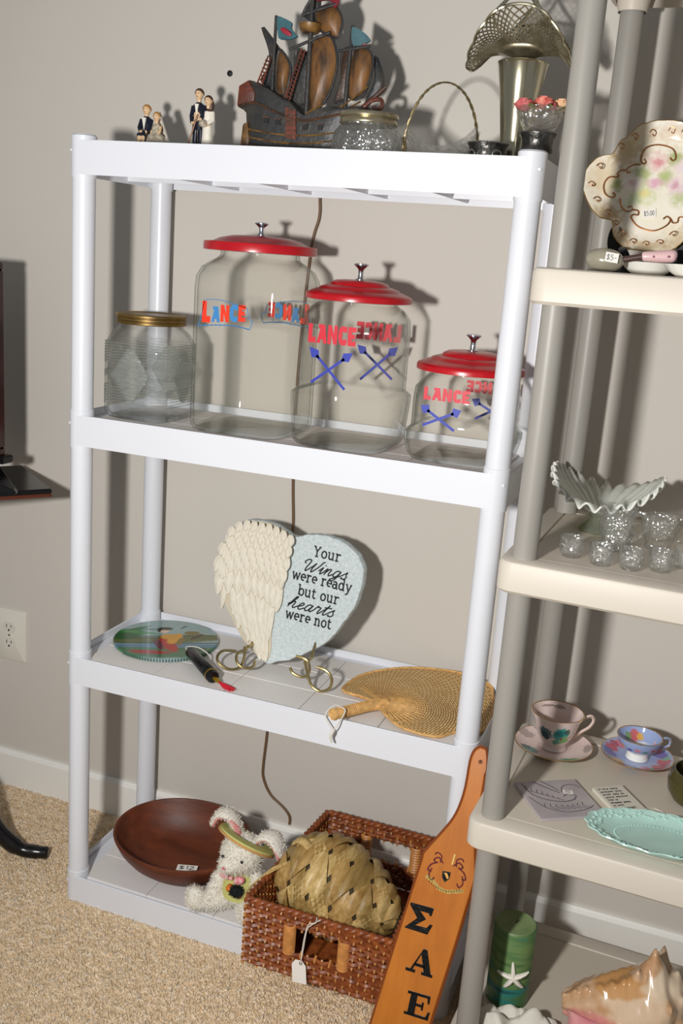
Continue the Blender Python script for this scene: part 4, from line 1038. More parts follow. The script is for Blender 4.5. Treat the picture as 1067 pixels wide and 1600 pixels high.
for a, b in (((-.0540, .174), (.0150, .1985)), ((.0300, .172), (.0840, .1790)), ((-.0360, .224), (.0250, .2400))):
    MB().tube([(a[0], -.009, a[1]), (b[0], -.012, b[1])], .0026, 8).build('yard', 'ship_dark', sp)
MB().lathe([(.012, .198), (.017, .2025), (.0185, .2110), (.0160, .2110), (.0145, .204)], 20, (-.0205, -.008, 0)).build('crow_nest', 'ship_gold', sp)
plain('ship_red', 'a02434', .5)
flag_list = []
def flag(outline, name, mat): 
    o = crom(outline, 3, True); m = MB(); m.prism(o, -.012, -.007); m.v = [(x, y+.004*math.sin(x*210), z) for x, y, z in m.v]; fo2 = m.build(name, mat, sp, smooth=50)
    if mat == 'ship_flag':
        cx_ = sum(p[0] for p in outline)/len(outline); cz_ = sum(p[1] for p in outline)/len(outline)
        MB().ell((cx_, -.013+.004*math.sin(cx_*210), cz_-.004), (.011, .0015, .004), M=Euler((0, .5, 0)).to_matrix()).build('red_blaze', 'ship_red', fo2)
flag([(-0.0789, 0.2213), (-0.0641, 0.2187), (-0.0535, 0.2137), (-0.0529, 0.2039), (-0.0391, 0.1927), (-0.0476, 0.1903), (-0.068, 0.1878), (-0.0744, 0.1965)], 'flag', 'ship_flag')
flag([(0.0527, 0.2050), (0.0684, 0.1997), (0.0817, 0.1891), (0.0807, 0.1842), (0.0617, 0.1794), (0.0545, 0.1818)], 'flag', 'ship_flag')
flag([(-0.0190, 0.2500), (-0.0027, 0.2540), (0.0199, 0.2540), (0.0275, 0.2420), (0.021, 0.2327), (0.009, 0.2455), (-0.0081, 0.2430)], 'flag', 'ship_red_flag')
for (x0, z0, x1, z1) in ((-.052, .0960, -.0291, .1742), (-.1014, .1200, -.0872, .1639)):
    m = MB(); d = Vector((x1-x0, 0, z1-z0)).normalized(); nn = Vector((d.z, 0, -d.x))
    for s in (-.0045, .0045): m.tube([tuple(Vector((x0, -.014, z0))+nn*s), tuple(Vector((x1, -.010, z1))+nn*s*.6)], .0013, 5)
    L = math.hypot(x1-x0, z1-z0)
    for k in range(int(L/.006)):
        c = Vector((x0, -.014+.004*k*.006/L, z0))+d*(.006*k+.002); m.tube([tuple(c-nn*.0050), tuple(c+nn*.0050)], .0012, 5)
    stuff(m.build('ratlines', 'ship_rust', sp))
m = MB(); m.tube(crom([(.078, -.012, .088), (.092, -.014, .099), (.108, -.014, .101), (.110, -.014, .090), (.100, -.014, .086), (.097, -.014, .092)], 5), .0034, 7); m.build('bow_scroll', 'ship_rust', sp)
m = MB()
for a, b in (((.040, .085), (.0850, .120)), ((.0480, .0820), (.075, .098)), ((-.015, .078), (.012, .092))): m.tube([(a[0], -.018, a[1]), (b[0], -.014, b[1])], .0014, 5)
m.build('rigging', 'ship_gold', sp)

# --- figurines
plain('suit_navy', '141828', 0.25); plain('skin', 'e0bd94', 0.4); plain('hair_brown', '4a2c1c', 0.5); plain('hair_blond', 'b88440', 0.5); plain('shirt', 'eae6da', 0.45)
plain('bridal_white', 'efe7d8', 0.4, bump=.3, bscale=200); plain('lace', 'cfc3ac', 0.7, col2='8c8070', vscale=220, bump=.6, bscale=300); plain('base_brown', '7a5438', 0.5); plain('veil', 'cfc8bb', 0.7)
plain('lip', 'a83030', .4)
def figure(parent, name, bones, radii, head, hr, mat_suit, hair, ext=(), seated=False):
    """one continuous body grown from joints; clothes and hair on top"""
    g = MB()
    for chain, rr in zip(bones, radii): g.tube(crom(chain, 3), [v for v in np.interp(np.linspace(0, len(rr)-1, (len(chain)-1)*3+1), range(len(rr)), rr)], 10)
    g.ell(head, (hr*.80, hr*.86, hr), 14, 10); g.tube([(head[0], head[1]+.0004, head[2]-hr*1.5), (head[0], head[1], head[2]-hr*.5)], hr*.42, 8)
    g.ell((head[0], head[1]-hr*.86, head[2]-hr*.08), (hr*.13, hr*.16, hr*.22), 6, 5)
    for s in (-1, 1): g.ell((head[0]+s*hr*.80, head[1]+hr*.1, head[2]-hr*.05), (hr*.12, hr*.16, hr*.24), 6, 5)
    t_ = bpy.data.objects.new('t', g.mesh('t', None)); COL.objects.link(t_); mod(t_, 'REMESH', mode='VOXEL', voxel_size=hr*.13, use_smooth_shade=True); mod(t_, 'SMOOTH', factor=.5, iterations=2)
    dg = bpy.context.evaluated_depsgraph_get(); me = bpy.data.meshes.new_from_object(t_.evaluated_get(dg)); bpy.data.objects.remove(t_)
    me.name = name; me.materials.clear(); me.materials.append(MATS['skin']); me.polygons.foreach_set('use_smooth', [True]*len(me.polygons))
    b = inst(name, me, parent)
    # face and hair
    f = MB()
    for s in (-1, 1): f.ell((head[0]+s*hr*.30, head[1]-hr*.80, head[2]+hr*.05), (hr*.10, hr*.06, hr*.08), 6, 4)
    f.build('eyes', 'ink', b)
    MB().ell((head[0], head[1]-hr*.78, head[2]-hr*.42), (hr*.22, hr*.08, hr*.07), 8, 4).build('mouth', 'lip', b)
    return b
def cap_hair(b, head, hr, mat, back=0.0):
    rs = []
    for j in range(7):
        a = .08+j*.30
        lim = 1.0
        rs.append([(head[0]+hr*.90*math.sin(a)*math.cos(t), head[1]+hr*.08+hr*.95*math.sin(a)*math.sin(t), head[2]+hr*.08+hr*1.04*math.cos(a)*(1 if math.sin(t) > -.2 else (1.0 if j < 4 else 0) or .30)+(0 if math.sin(t) > -.2 else .0)) for t in [2*PI*k/18 for k in range(18)]])
    # keep the face free: rings stop high at the front
    rs2 = []
    for j in range(7):
        ring = []
        for k in range(18):
            t = 2*PI*k/18; fr = max(0, -math.sin(t)); a = (.08+j*(.27-.13*fr))
            ring.append((head[0]+hr*.92*math.sin(a)*math.cos(t), head[1]+hr*.06+hr*.96*math.sin(a)*math.sin(t), head[2]+hr*.06+hr*1.05*math.cos(a)))
        rs2.append(ring)
    MB().rings(rs2).build('hair', mat, b)
# standing couple
sc = thing('cake_topper', 'wedding cake topper of a standing bride and groom, he in dark suit with a cane', 'figurine', (.160, .150, Z4))
MB().lathe([(.024, 0), (.025, .002), (.024, .005), (.02, .006), (.001, .006)], 28).build('base', 'base_brown', sc)
z = .006
b = figure(sc, 'groom', [[(-.0115, 0, z), (-.0115, 0, z+.028), (-.0090, 0, z+.052)], [(-.0015, 0, z), (-.0015, 0, z+.028), (-.0035, 0, z+.052)], [(-.0065, 0, z+.048), (-.0065, 0, z+.064), (-.0065, 0, z+.080)], [(-.0150, 0, z+.078), (-.0175, -.002, z+.062), (-.0135, -.008, z+.050)], [(.0020, 0, z+.078), (.0050, -.004, z+.064), (.0010, -.010, z+.056)]],
           [[.0036, .0042, .0050], [.0036, .0042, .0050], [.0070, .0088, .0070], [.0040, .0036, .0026], [.0040, .0036, .0026]], (-.0060, -.001, z+.0965), .0088, 'suit_navy', 'hair_brown')
m = MB()
for sx in (-.0115, -.0015): m.tube([(sx, 0, z-.004), (sx, 0, z+.028), (sx*.8-.001, 0, z+.050)], [.0046, .0050, .0060], 10)
m.build('trousers', 'suit_navy', b)
m = MB(); m.rings([[(-.0065+a*math.cos(t), c*math.sin(t), zz) for t in [2*PI*k/20 for k in range(20)]] for a, c, zz in ((.0110, .0078, z+.040), (.0100, .0074, z+.056), (.0112, .0078, z+.070), (.0100, .0066, z+.080), (.0045, .0045, z+.084))])
m.tube([(-.0155, 0, z+.078), (-.0180, -.002, z+.062), (-.0145, -.0070, z+.052)], [.0048, .0044, .0036], 10); m.tube([(.0025, 0, z+.078), (.0055, -.004, z+.064), (.0025, -.0090, z+.058)], [.0048, .0044, .0036], 10)
m.build('jacket', 'suit_navy', b); MB().prism([(-.0100, z+.081), (-.0030, z+.081), (-.0065, z+.062)], -.0086, -.0066).build('shirt_front', 'shirt', b, smooth=None)
cap_hair(b, (-.0060, -.001, z+.0965), .0088, 'hair_brown')
b = figure(sc, 'bride', [[(.0105, 0, z), (.0105, 0, z+.026), (.0105, 0, z+.046)], [(.0105, 0, z+.044), (.0108, 0, z+.058), (.0108, 0, z+.070)], [(.0035, 0, z+.068), (.0020, -.004, z+.054), (.0070, -.011, z+.048)], [(.0180, 0, z+.068), (.0195, -.003, z+.054), (.0130, -.011, z+.048)]],
           [[.006, .007, .008], [.0062, .0066, .0056], [.0030, .0028, .0022], [.0030, .0028, .0022]], (.0118, -.002, z+.0865), .0082, 'bridal_white', 'hair_brown')
m = MB(); m.rings([[(.0108+a*(1+.05*math.sin(7*t))*math.cos(t), a*.95*math.sin(t), zz) for t in [2*PI*k/28 for k in range(28)]] for a, zz in ((.0130, z-.004), (.0105, z+.012), (.0088, z+.030), (.0085, z+.044), (.0072, z+.052), (.0085, z+.064), (.0070, z+.070))])
m.build('gown', 'bridal_white', b)
m = MB(); m.tube([(.0185, 0, z+.069), (.0205, -.003, z+.056), (.0145, -.0095, z+.050)], [.0046, .0050, .0030], 10); m.tube([(.0030, 0, z+.069), (.0012, -.004, z+.056), (.0060, -.0095, z+.050)], [.0040, .0042, .0028], 10); m.build('sleeves', 'bridal_white', b)
MB().ell((.0085, -.0120, z+.050), (.0075, .005, .006)).build('bouquet', 'lace', b)
cap_hair(b, (.0118, -.002, z+.0865), .0082, 'hair_brown'); MB().ell((.0125, .003, z+.080), (.0075, .0045, .011)).build('long_hair', 'hair_brown', b)
plain('cane', '8a5a34', .4); MB().tube([(-.0240, -.014, .001), (-.0020, -.0120, z+.064)], .0013, 6).build('cane', 'cane', sc)
# seated couple
sd = thing('cake_topper', 'wedding cake topper of a seated couple, bride in a wide lace skirt and veil', 'figurine', (.066, .150, Z4))
MB().slab([(.034*math.cos(2*PI*k/28), .020*math.sin(2*PI*k/28)) for k in range(28)], 0, .021).build('base', 'base_brown', sd)
z = .021
sd.scale = (.96, .96, .96)
b = figure(sd, 'groom', [[(-.0130, .004, z+.006), (-.0130, .002, z+.026), (-.0130, .002, z+.044)], [(-.0165, .002, z+.010), (-.0165, -.014, z+.014), (-.0160, -.017, z-.001)], [(-.0090, .002, z+.010), (-.0085, -.014, z+.014), (-.0060, -.017, z-.001)], [(-.0215, .002, z+.042), (-.0235, -.003, z+.028), (-.0170, -.010, z+.021)], [(-.0050, .002, z+.042), (-.0025, -.003, z+.028), (-.0080, -.010, z+.021)]],
           [[.0075, .0085, .0065], [.0050, .0046, .0034], [.0050, .0046, .0034], [.0038, .0034, .0025], [.0038, .0034, .0025]], (-.0125, .001, z+.0585), .0088, 'suit_navy', 'hair_blond')
m = MB(); m.rings([[(-.0130+a*math.cos(t), .002+c*math.sin(t), zz) for t in [2*PI*k/20 for k in range(20)]] for a, c, zz in ((.0110, .0090, z), (.0108, .0086, z+.016), (.0112, .0084, z+.034), (.0095, .0070, z+.044), (.0045, .0045, z+.048))])
m.tube([(-.0220, .002, z+.042), (-.0240, -.003, z+.028), (-.0185, -.009, z+.022)], [.0046, .0042, .0034], 10); m.tube([(-.0045, .002, z+.042), (-.0020, -.003, z+.028), (-.0065, -.009, z+.022)], [.0046, .0042, .0034], 10)
for sx in (-1, 1): m.tube([(-.0127+sx*.0040, .002, z+.010), (-.0127+sx*.0042, -.0145, z+.0145), (-.0110+sx*.0050, -.0170, z-.002)], [.0058, .0054, .0042], 10)
m.build('suit', 'suit_navy', b); MB().prism([(-.0165, z+.045), (-.0090, z+.045), (-.0125, z+.024)], -.0080, -.0056).build('shirt_front', 'shirt', b, smooth=None); cap_hair(b, (-.0125, .001, z+.0585), .0088, 'hair_blond')
b = figure(sd, 'bride', [[(.0085, .002, z+.004), (.0085, .002, z+.020), (.0085, .002, z+.034)], [(.0015, .002, z+.032), (.0005, -.004, z+.020), (.0055, -.010, z+.014)], [(.0155, .002, z+.032), (.0165, -.004, z+.020), (.0110, -.010, z+.014)]],
           [[.006, .0058, .0052], [.0028, .0026, .002], [.0028, .0026, .002]], (.0085, 0, z+.0475), .0080, 'lace', 'hair_blond')
m = MB(); m.rings([[(.0085+a*(1+.07*math.sin(9*t))*math.cos(t), -.002+a*.72*(1+.07*math.sin(9*t))*math.sin(t), zz) for t in [2*PI*k/36 for k in range(36)]] for a, zz in ((.0250, z-.001), (.0245, z+.004), (.0185, z+.013), (.0075, z+.021), (.0068, z+.030), (.0056, z+.036))])
m.build('lace_gown', 'lace', b); cap_hair(b, (.0085, 0, z+.0475), .0080, 'hair_blond')
P = []
for i in range(9):
    u = i/8; P.append([(.0085+(.004+.0165*u)*math.cos(t)+.006*u, .004+(.006+.006*u)*math.sin(t), z+.0560-.054*u) for t in [-.5+2.6*k/12 for k in range(13)]])
m = MB(); m.grid(P); o = m.build('veil', 'veil', b); mod(o, 'SOLIDIFY', thickness=.0008)

# --- cut glass powder jar
plain('brass_lid', 'b4a88c', .3, .85, var=.2, vscale=40)
pj = thing('powder_jar', 'round cut glass jar with a tarnished brass lid, beside the ship', 'jar', (.476, .085, Z4))
def fluted(prof, n, k, amp, mat, parent, name='glass_body', sm=25):
    m = MB(); m.rings([[(r*(1+amp*f*math.cos(k*t))*math.cos(t), r*(1+amp*f*math.cos(k*t))*math.sin(t), z) for t in [2*PI*i/n for i in range(n)]] for r, z, f in prof]); return m.build(name, mat, parent, smooth=sm)
fluted([(.040, 0, 0), (.047, .003, .6), (.0525, .016, 1), (.0530, .030, 1), (.0500, .042, .8), (.0440, .050, .2), (.0415, .052, 0), (.0415, .058, 0), (.0385, .058, 0), (.0390, .052, 0), (.046, .040, .5), (.0490, .030, .7), (.047, .016, .6), (.040, .007, 0), (.001, .006, 0)], 96, 16, .03, 'cut_glass', pj, sm=None)
MB().lathe([(.0435, .0545), (.0440, .056), (.0425, .0605), (.0415, .0625), (.0450, .064), (.0452, .067), (.0440, .0695), (.036, .0710), (.010, .0722), (.001, .0722)], 44).build('lid', 'brass_lid', pj)
# --- cut glass basket with wire handle
plain('tarnished_wire', '9a8a66', .35, .85, var=.35, vscale=120)
gb = thing('glass_basket', 'small cut glass basket dish with arched twisted metal handle', 'basket', (.583, .110, Z4), (0, 0, .12))
m = MB(); P = []
for i in range(33):
    x = -.052+.104*i/32; e = abs(x)/.052
    P.append([(x*(1+.06*abs(v)), v*.030*(1-.25*e), .010+.030*e**2.2+.016*v*v) for v in [-1+2*j/10 for j in range(11)]])
m.grid(P); o = m.build('glass_dish', 'cut_glass', gb, smooth=None); mod(o, 'SOLIDIFY', thickness=.004)
MB().lathe([(.022, 0), (.023, .002), (.014, .006), (.012, .011)], 28).build('foot', 'cut_glass', gb)
m = MB(); n = 60
base_ = [(.056*math.cos(PI-PI*i/n), 0, .012+.108*math.sin(PI*i/n)**.92) for i in range(n+1)]
for ph in (0, PI): m.tube([(p[0]+.0014*math.cos(i*1.1+ph), .0014*math.sin(i*1.1+ph), p[2]) for i, p in enumerate(base_)], .0013, 5)
m.build('twisted_handle', 'tarnished_wire', gb)
for s in (-1, 1): 
    q = MB()
    for k in range(9): q.ell((s*(.0545+.0012*math.sin(k)), .0, .006+.0042*k), (.0034, .0040, .0030), 8, 6)
    stuff(q.build('beaded_end', 'tarnished_wire', gb))
# --- small silver dish
plain('silver', 'b9b7b0', .22, .95, var=.25, vscale=50); plain('silver_dark', '6c6a66', .35, .9, col2='3a3836', vscale=80, bump=.6, bscale=150)
sdh = thing('silver_dish', 'small round embossed silver dish with beaded rim, near the right front corner', 'dish', (.668, .055, Z4))
MB().lathe([(.020, 0), (.024, .002), (.0255, .010), (.026, .024), (.0280, .028), (.0285, .030), (.0270, .031), (.0245, .028), (.0235, .010), (.02, .005), (.001, .004)], 44).build('dish_body', 'silver_dark', sdh)
q = MB()
for k in range(40): q.ell((.0280*math.cos(2*PI*k/40), .0280*math.sin(2*PI*k/40), .0305), (.0018, .0018, .0014), 6, 4)
stuff(q.build('beaded_rim', 'silver', sdh))
q = MB()
for k in range(8):
    a = 2*PI*k/8; q.tube([(.0262*math.cos(a+.28*math.sin(t)), .0262*math.sin(a+.28*math.sin(t)), .014+.006*math.cos(t)) for t in [2*PI*i/14 for i in range(14)]], .0011, 5, closed=True)
stuff(q.build('embossed_scrolls', 'silver', sdh))
# --- tall silver vase with pierced basket
plain('vase_silver', 'bdb79e', .18, .95, var=.15, vscale=9, stretch=(4, 4, .3))
vs = thing('silver_vase', 'tall plain tapering silver vase with brassy tarnish', 'vase', (.692, .120, Z4))
MB().lathe([(.021, 0), (.022, .002), (.0200, .010), (.0225, .05), (.0290, .105), (.0355, .146), (.0370, .1485), (.0355, .1495), (.0340, .146), (.0275, .105), (.021, .05), (.018, .012), (.001, .010)], 56).build('vase_body', 'vase_silver', vs)
pb = thing('pierced_basket', 'pierced silver basket with scalloped flaring rim and tall handle, set on the silver vase', 'basket', (.690, .122, Z4+.1497), (0, 0, .0))
plain('pierced_silver', 'b4ab92', .36, .8, col2='857a60', vscale=60)
def bs_pt(u, t):
    # u 0 centre .. 1 rim ; wide oval, ends dipped, rim scalloped
    r = u; ex, ey = .078*r, .060*r
    z = .004+.060*(r**1.6)*(1-1.10*abs(math.cos(t))**2.0*min(1, r*1.1))-.035*max(0, r-.75)*abs(math.cos(t))
    sc_ = 1+.030*max(0, r-.8)*5*abs(math.sin(9*t))
    c_, s_ = math.cos(t), math.sin(t); e_ = .72
    return (ex*math.copysign(abs(c_)**e_, c_)*sc_*.97, ey*math.copysign(abs(s_)**e_, s_)*sc_, z)
m = MB(); m.rings([[bs_pt(u, 2*PI*k/72) for k in range(72)] for u in (.02, .2, .36, .46)], cap0=True, cap1=False); o = m.build('bowl_centre', 'pierced_silver', pb); mod(o, 'SOLIDIFY', thickness=.0014)
# lattice: real openings between bars
m = MB(); rws, cls = 10, 66
for i in range(rws):
    for k in range(cls):
        u0, u1 = .46+.52*i/rws, .46+.52*(i+1)/rws
        a = 2*PI*(k+(i % 2)*.5)/cls; b1 = 2*PI*(k+.5+(i % 2)*.5)/cls; b2 = 2*PI*(k-.5+(i % 2)*.5)/cls
        p = bs_pt(u0, a); m.tube([p, bs_pt(u1, b1)], .0012, 4); m.tube([p, bs_pt(u1, b2)], .0012, 4)
stuff(m.build('pierced_lattice', 'pierced_silver', pb, smooth=60))
MB().tube([bs_pt(1.0, 2*PI*k/144) for k in range(144)], .0021, 6, closed=True).build('scalloped_rim', 'vase_silver', pb)
for k in range(8):
    a = 2*PI*(k+.5)/8; MB().tube([bs_pt(.46+.54*i/8, a+.03*math.sin(i)) for i in range(9)], .0022, 6, flat=.5).build('panel_strap', 'pierced_silver', pb)
for s in (-1, 1):
    m = MB(); e1, e2 = bs_pt(1.0, s*PI/2-.28), bs_pt(1.0, s*PI/2+.28); top = (0.0, s*.050, .115)
    m.tube(crom([e1, (e1[0]*.35, s*.058, .078), (0, s*.056, .096), top, (0, s*.030, .20), (0, 0, .232)], 5), .0026, 7)
    m.tube(crom([e2, (e2[0]*.35, s*.058, .078), (0, s*.056, .096)], 5), .0024, 7); m.build('handle_arm', 'vase_silver', pb)
# --- little glass vase with flowers
fv = thing('flower_vase', 'small cut glass cup of red and cream roses on a pewter collar', 'vase', (.738, .052, ZT[3]+.0100))
fv.scale = (1.08, 1.08, 1.08)
MB().lathe([(.019, 0), (.021, .002), (.0195, .008), (.0200, .016), (.0235, .022), (.0235, .024), (.0200, .0235), (.001, .022)], 36).build('pewter_base', 'silver_dark', fv)
fluted([(.012, .022, 0), (.018, .026, 1), (.027, .040, 1), (.033, .054, .6), (.0310, .054, .4), (.025, .040, .6), (.016, .028, .4), (.001, .025, 0)], 72, 12, .04, 'cut_glass', fv, 'glass_cup', None)
plain('rose_red', 'cc4a40', .6, col2='e49a88', vscale=160); plain('rose_cream', 'e8cf9c', .6, col2='d88a6c', vscale=120); plain('rose_pink', 'd8807a', .6, col2='b84a50', vscale=120); plain('leaf_green', '5c6a34', .6, col2='8a8244', vscale=90)
def rose(x, y, z, r, mat):
    m = MB(); m.ell((x, y, z), (r*.45, r*.45, r*.5), 8, 6)
    for ring, (rr, hh, nn) in enumerate(((.62, .55, 4), (.88, .35, 5), (1.0, .1, 6))):
        for k in range(nn):
            a = 2*PI*k/nn+ring*.6; P = []
            for i in range(4):
                u = i/3; P.append([(x+r*rr*(.35+.65*math.sin(u*1.6))*math.cos(a+v), y+r*rr*(.35+.65*math.sin(u*1.6))*math.sin(a+v), z-r*.5+r*(.5+hh)*u) for v in (-.6, -.3, 0, .3, .6)])
            m.grid(P)
    m.build('rose', mat, fv, smooth=60)
rose(-.020, -.012, .056, .0135, 'rose_pink'); rose(.004, -.006, .060, .0130, 'rose_red'); rose(.026, .000, .058, .0130, 'rose_cream'); rose(.012, .016, .060, .011, 'rose_cream'); rose(-.008, .014, .060, .011, 'rose_cream'); rose(.014, -.016, .055, .0090, 'rose_pink')
for k in range(9):
    a = 2*PI*k/9+.3; c = Vector((.023*math.cos(a), .023*math.sin(a), .050)); d = Vector((math.cos(a), math.sin(a), .45)); s = Vector((-math.sin(a), math.cos(a), 0))
    MB().grid([[tuple(c+d*.014*u+s*.0045*math.sin(PI*min(.96, u*.9+.06))*v+Vector((0, 0, -.001*abs(v)))) for v in (-1, 0, 1)] for u in (0, .3, .6, .85, 1)]).build('leaf', 'leaf_green', fv, smooth=60)

# ================================================================== ITEMS ON THE BEIGE SHELVES
D1, D2, D3, D4 = GZ[3]-.0004, GZ[2]-.0004, GZ[1]-.0004, GZ[0]-.0004
plain('porcelain', 'efeee6', .12, spec=.6); plain('copper_gilt', 'c68a5c', .28, .8, col2='a06c40', vscale=60); plain('gilt', 'c8a05c', .25, .9)
# --- platter
PC_ = (-.078, .091)
bl = lambda u, v, r, c, op=1.0, rz=None: ((u, 0, v), (1/r, 0, 1/(rz or r)), c, op)
painted('platter_print', 'efe7d2', [
    bl(-.155, .105, .030, 'd9c49a', .7), bl(-.130, .140, .022, 'b89a68', .7), bl(-.120, .160, .030, 'cbb283', .5), bl(-.140, .048, .022, 'b08e5a', .75), bl(-.118, .012, .020, 'b59460', .7), bl(-.075, .006, .034, 'c0a066', .6, .010), bl(-.06, .170, .040, 'd8bfa0', .6, .012), bl(-.03, .010, .03, 'c0a066', .5),
    bl(-.105, .110, .016, '9fae5e', .8), bl(-.070, .108, .014, 'a7b765', .8), bl(-.095, .085, .020, 'cdd49a', .7), bl(-.135, .095, .010, '8a9a4e', .8), bl(-.060, .135, .014, '9cae60', .8), bl(-.045, .085, .016, 'a9b96c', .7), bl(-.11, .073, .012, 'bccca0', .6),
    bl(-.0827, .1303, .0150, 'e9c3bc'), bl(-.0827, .1303, .0070, 'd98f98', .8), bl(-.1137, .0998, .0140, 'eee0dc'), bl(-.1137, .0998, .0055, 'd9a9a8', .7), bl(-.0838, .0991, .011, 'e2b4c4'), bl(-.0543, .0985, .0150, 'ead2d6'), bl(-.0543, .0985, .006, 'cf9aa6', .8), bl(-.0503, .1234, .013, 'eddadc'), bl(-.095, .085, .008, 'ecd98e', .7), bl(-.03, .11, .013, 'e6c6cc'),
], rough=.1, distort=.8, dscale=140, base2='f4eee0', soft=.75)
pl = thing('serving_platter', 'ornate cream porcelain platter painted with pink roses and gilt scrolls, propped upright', 'platter', (.98, .10, 1.27), (-math.atan(.28), 0, 0))
PH = [(-0.0780, 0.1850), (-0.0988, 0.1828), (-0.1174, 0.1749), (-0.1300, 0.1590), (-0.1380, 0.1540), (-0.1418, 0.1448), (-0.1470, 0.1341), (-0.1600, 0.1310), (-0.1702, 0.1247), (-0.1801, 0.1094), (-0.1828, 0.0902), (-0.1764, 0.0736), (-0.1640, 0.0540), (-0.1500, 0.0420), (-0.1400, 0.0398), (-0.1317, 0.0361), (-0.1260, 0.0160), (-0.1098, 0.0005), (-0.0898, -0.0018)]
PH = PH+[(2*PC_[0]-x, z) for x, z in PH[::-1][0:-1]]
po_ = crom(PH, 3, True); m = MB()
q = lambda f, y, w=0: [(PC_[0]+(p[0]-PC_[0])*f, y+(.0007*math.sin(i*2.1) if w else 0), PC_[1]+(p[1]-PC_[1])*f) for i, p in enumerate(po_)]
m.rings([q(.55, .007), q(.80, .002), q(.995, -.0100), q(1.0, -.0120, 1), q(.985, -.0130, 1), q(.93, -.0105), q(.80, -.0015), q(.70, .0010), q(.55, .0025), q(.02, .0030)])
m.build('platter_body', 'platter_print', pl, smooth=50)
MB().tube([(p[0], p[1], p[2]) for p in q(.995, -.0122, 1)], .0009, 5, closed=True).build('gilt_rim', 'gilt', pl)
def plz(u, v):      # surface depth of the dish at a point
    best = 1
    d = math.hypot(u-PC_[0], v-PC_[1]); an = math.atan2(v-PC_[1], u-PC_[0])
    R_ = min(math.hypot(p[0]-PC_[0], p[1]-PC_[1]) for p in po_ if abs(math.atan2(p[1]-PC_[1], p[0]-PC_[0])-an) < .25)
    f = d/R_
    return float(np.interp(f, [0, .55, .70, .80, .93, 1], [.0030, .0025, .0010, -.0015, -.0105, -.0130]))
GP = [(-0.105, 0.1461), (-0.1066, 0.1314), (-0.1209, 0.1204), (-0.1356, 0.1114), (-0.1514, 0.096), (-0.1487, 0.0792), (-0.136, 0.0757), (-0.1214, 0.0597), (-0.1085, 0.0542), (-0.096, 0.0382), (-0.0752, 0.0312), (-0.057, 0.0406), (-0.0509, 0.0513)]
def gilt(pts, r, name='gilt_scroll', mat='copper_gilt'):
    c = crom(pts, 5); MB().tube([(a, plz(a, b)-.0006, b) for a, b in c], r, 5).build(name, mat, pl)
gilt([(-.1030, .1340), (-.1000, .1290), (-.1040, .1270), (-.1075, .1330), (-.1050, .1461), (-.0961, .1527), (-.0825, .1542), (-.066, .149), (-.0603, .1374), (-.064, .133), (-.068, .137)], .0012)
gilt([(-.1066, .1260), (-.1160, .1245), (-.1240, .1190), (-.1230, .1130), (-.1190, .1150)], .0010); gilt([(-.1240, .1170), (-.1330, .1150), (-.1370, .1100), (-.1330, .1070)], .0010)
gilt([(-.1350, .1060), (-.1480, .1040), (-.1530, .0930), (-.1490, .0800), (-.1390, .0760), (-.1350, .0800), (-.1390, .0830)], .0012)
gilt([(-.1280, .0760), (-.1240, .0640), (-.1150, .0570), (-.1080, .0600), (-.1110, .0650), (-.1150, .0630)], .0010); gilt([(-.1090, .0600), (-.1000, .0590), (-.0990, .0530), (-.1050, .0530), (-.1080, .0480), (-.0960, .0360), (-.0752, .0312), (-.0590, .0390), (-.0540, .0480), (-.0590, .0530), (-.0640, .0490)], .0012)
gilt([(-.0540, .0500), (-.0500, .0440), (-.0440, .0450), (-.0430, .0520), (-.0360, .0530)], .0011)
for k, (u, v) in enumerate([(-.160, .115), (-.157, .068), (-.168, .090), (-.135, .145), (-.118, .160), (-.095, .168), (-.070, .172), (-.138, .050), (-.125, .035), (-.115, .020), (-.098, .012), (-.080, .010), (-.062, .014), (-.046, .026), (-.052, .170)]):
    s_ = .006; gilt([(u-s_, v), (u-s_*.4, v+s_*.7), (u+s_*.5, v+s_*.3), (u+s_*.2, v-s_*.5), (u-s_*.3, v-s_*.1)], .0007)
price(pl, '$5.00', .018, .012, (-.084, .0005, .0557), (0, -.15, 0), .0006)
sd_ = thing('plate_stand', 'black plate stand holding the rose platter upright', 'stand', (.905, .085, D1))
m = MB(); m.bx(-.058, .058, -.030, .050, 0, .006); m.build('base', 'black_matte', sd_, bevel=.002)
for s in (-1, 1):
    m = MB(); m.prism(crom([(s*.024, .004), (s*.040, .004), (s*.052, .016), (s*.060, .040), (s*.058, .060), (s*.050, .066), (s*.042, .060), (s*.036, .040), (s*.026, .024)], 3, True), .016, .028); m.build('arm', 'black_matte', sd_, bevel=.002)
    m = MB(); m.bx(s*.034-.006, s*.034+.006, -.020, .028, .006, .026); m.bx(s*.034-.006, s*.034+.006, -.020, -.012, .026, .036); m.build('lip', 'black_matte', sd_, bevel=.002)
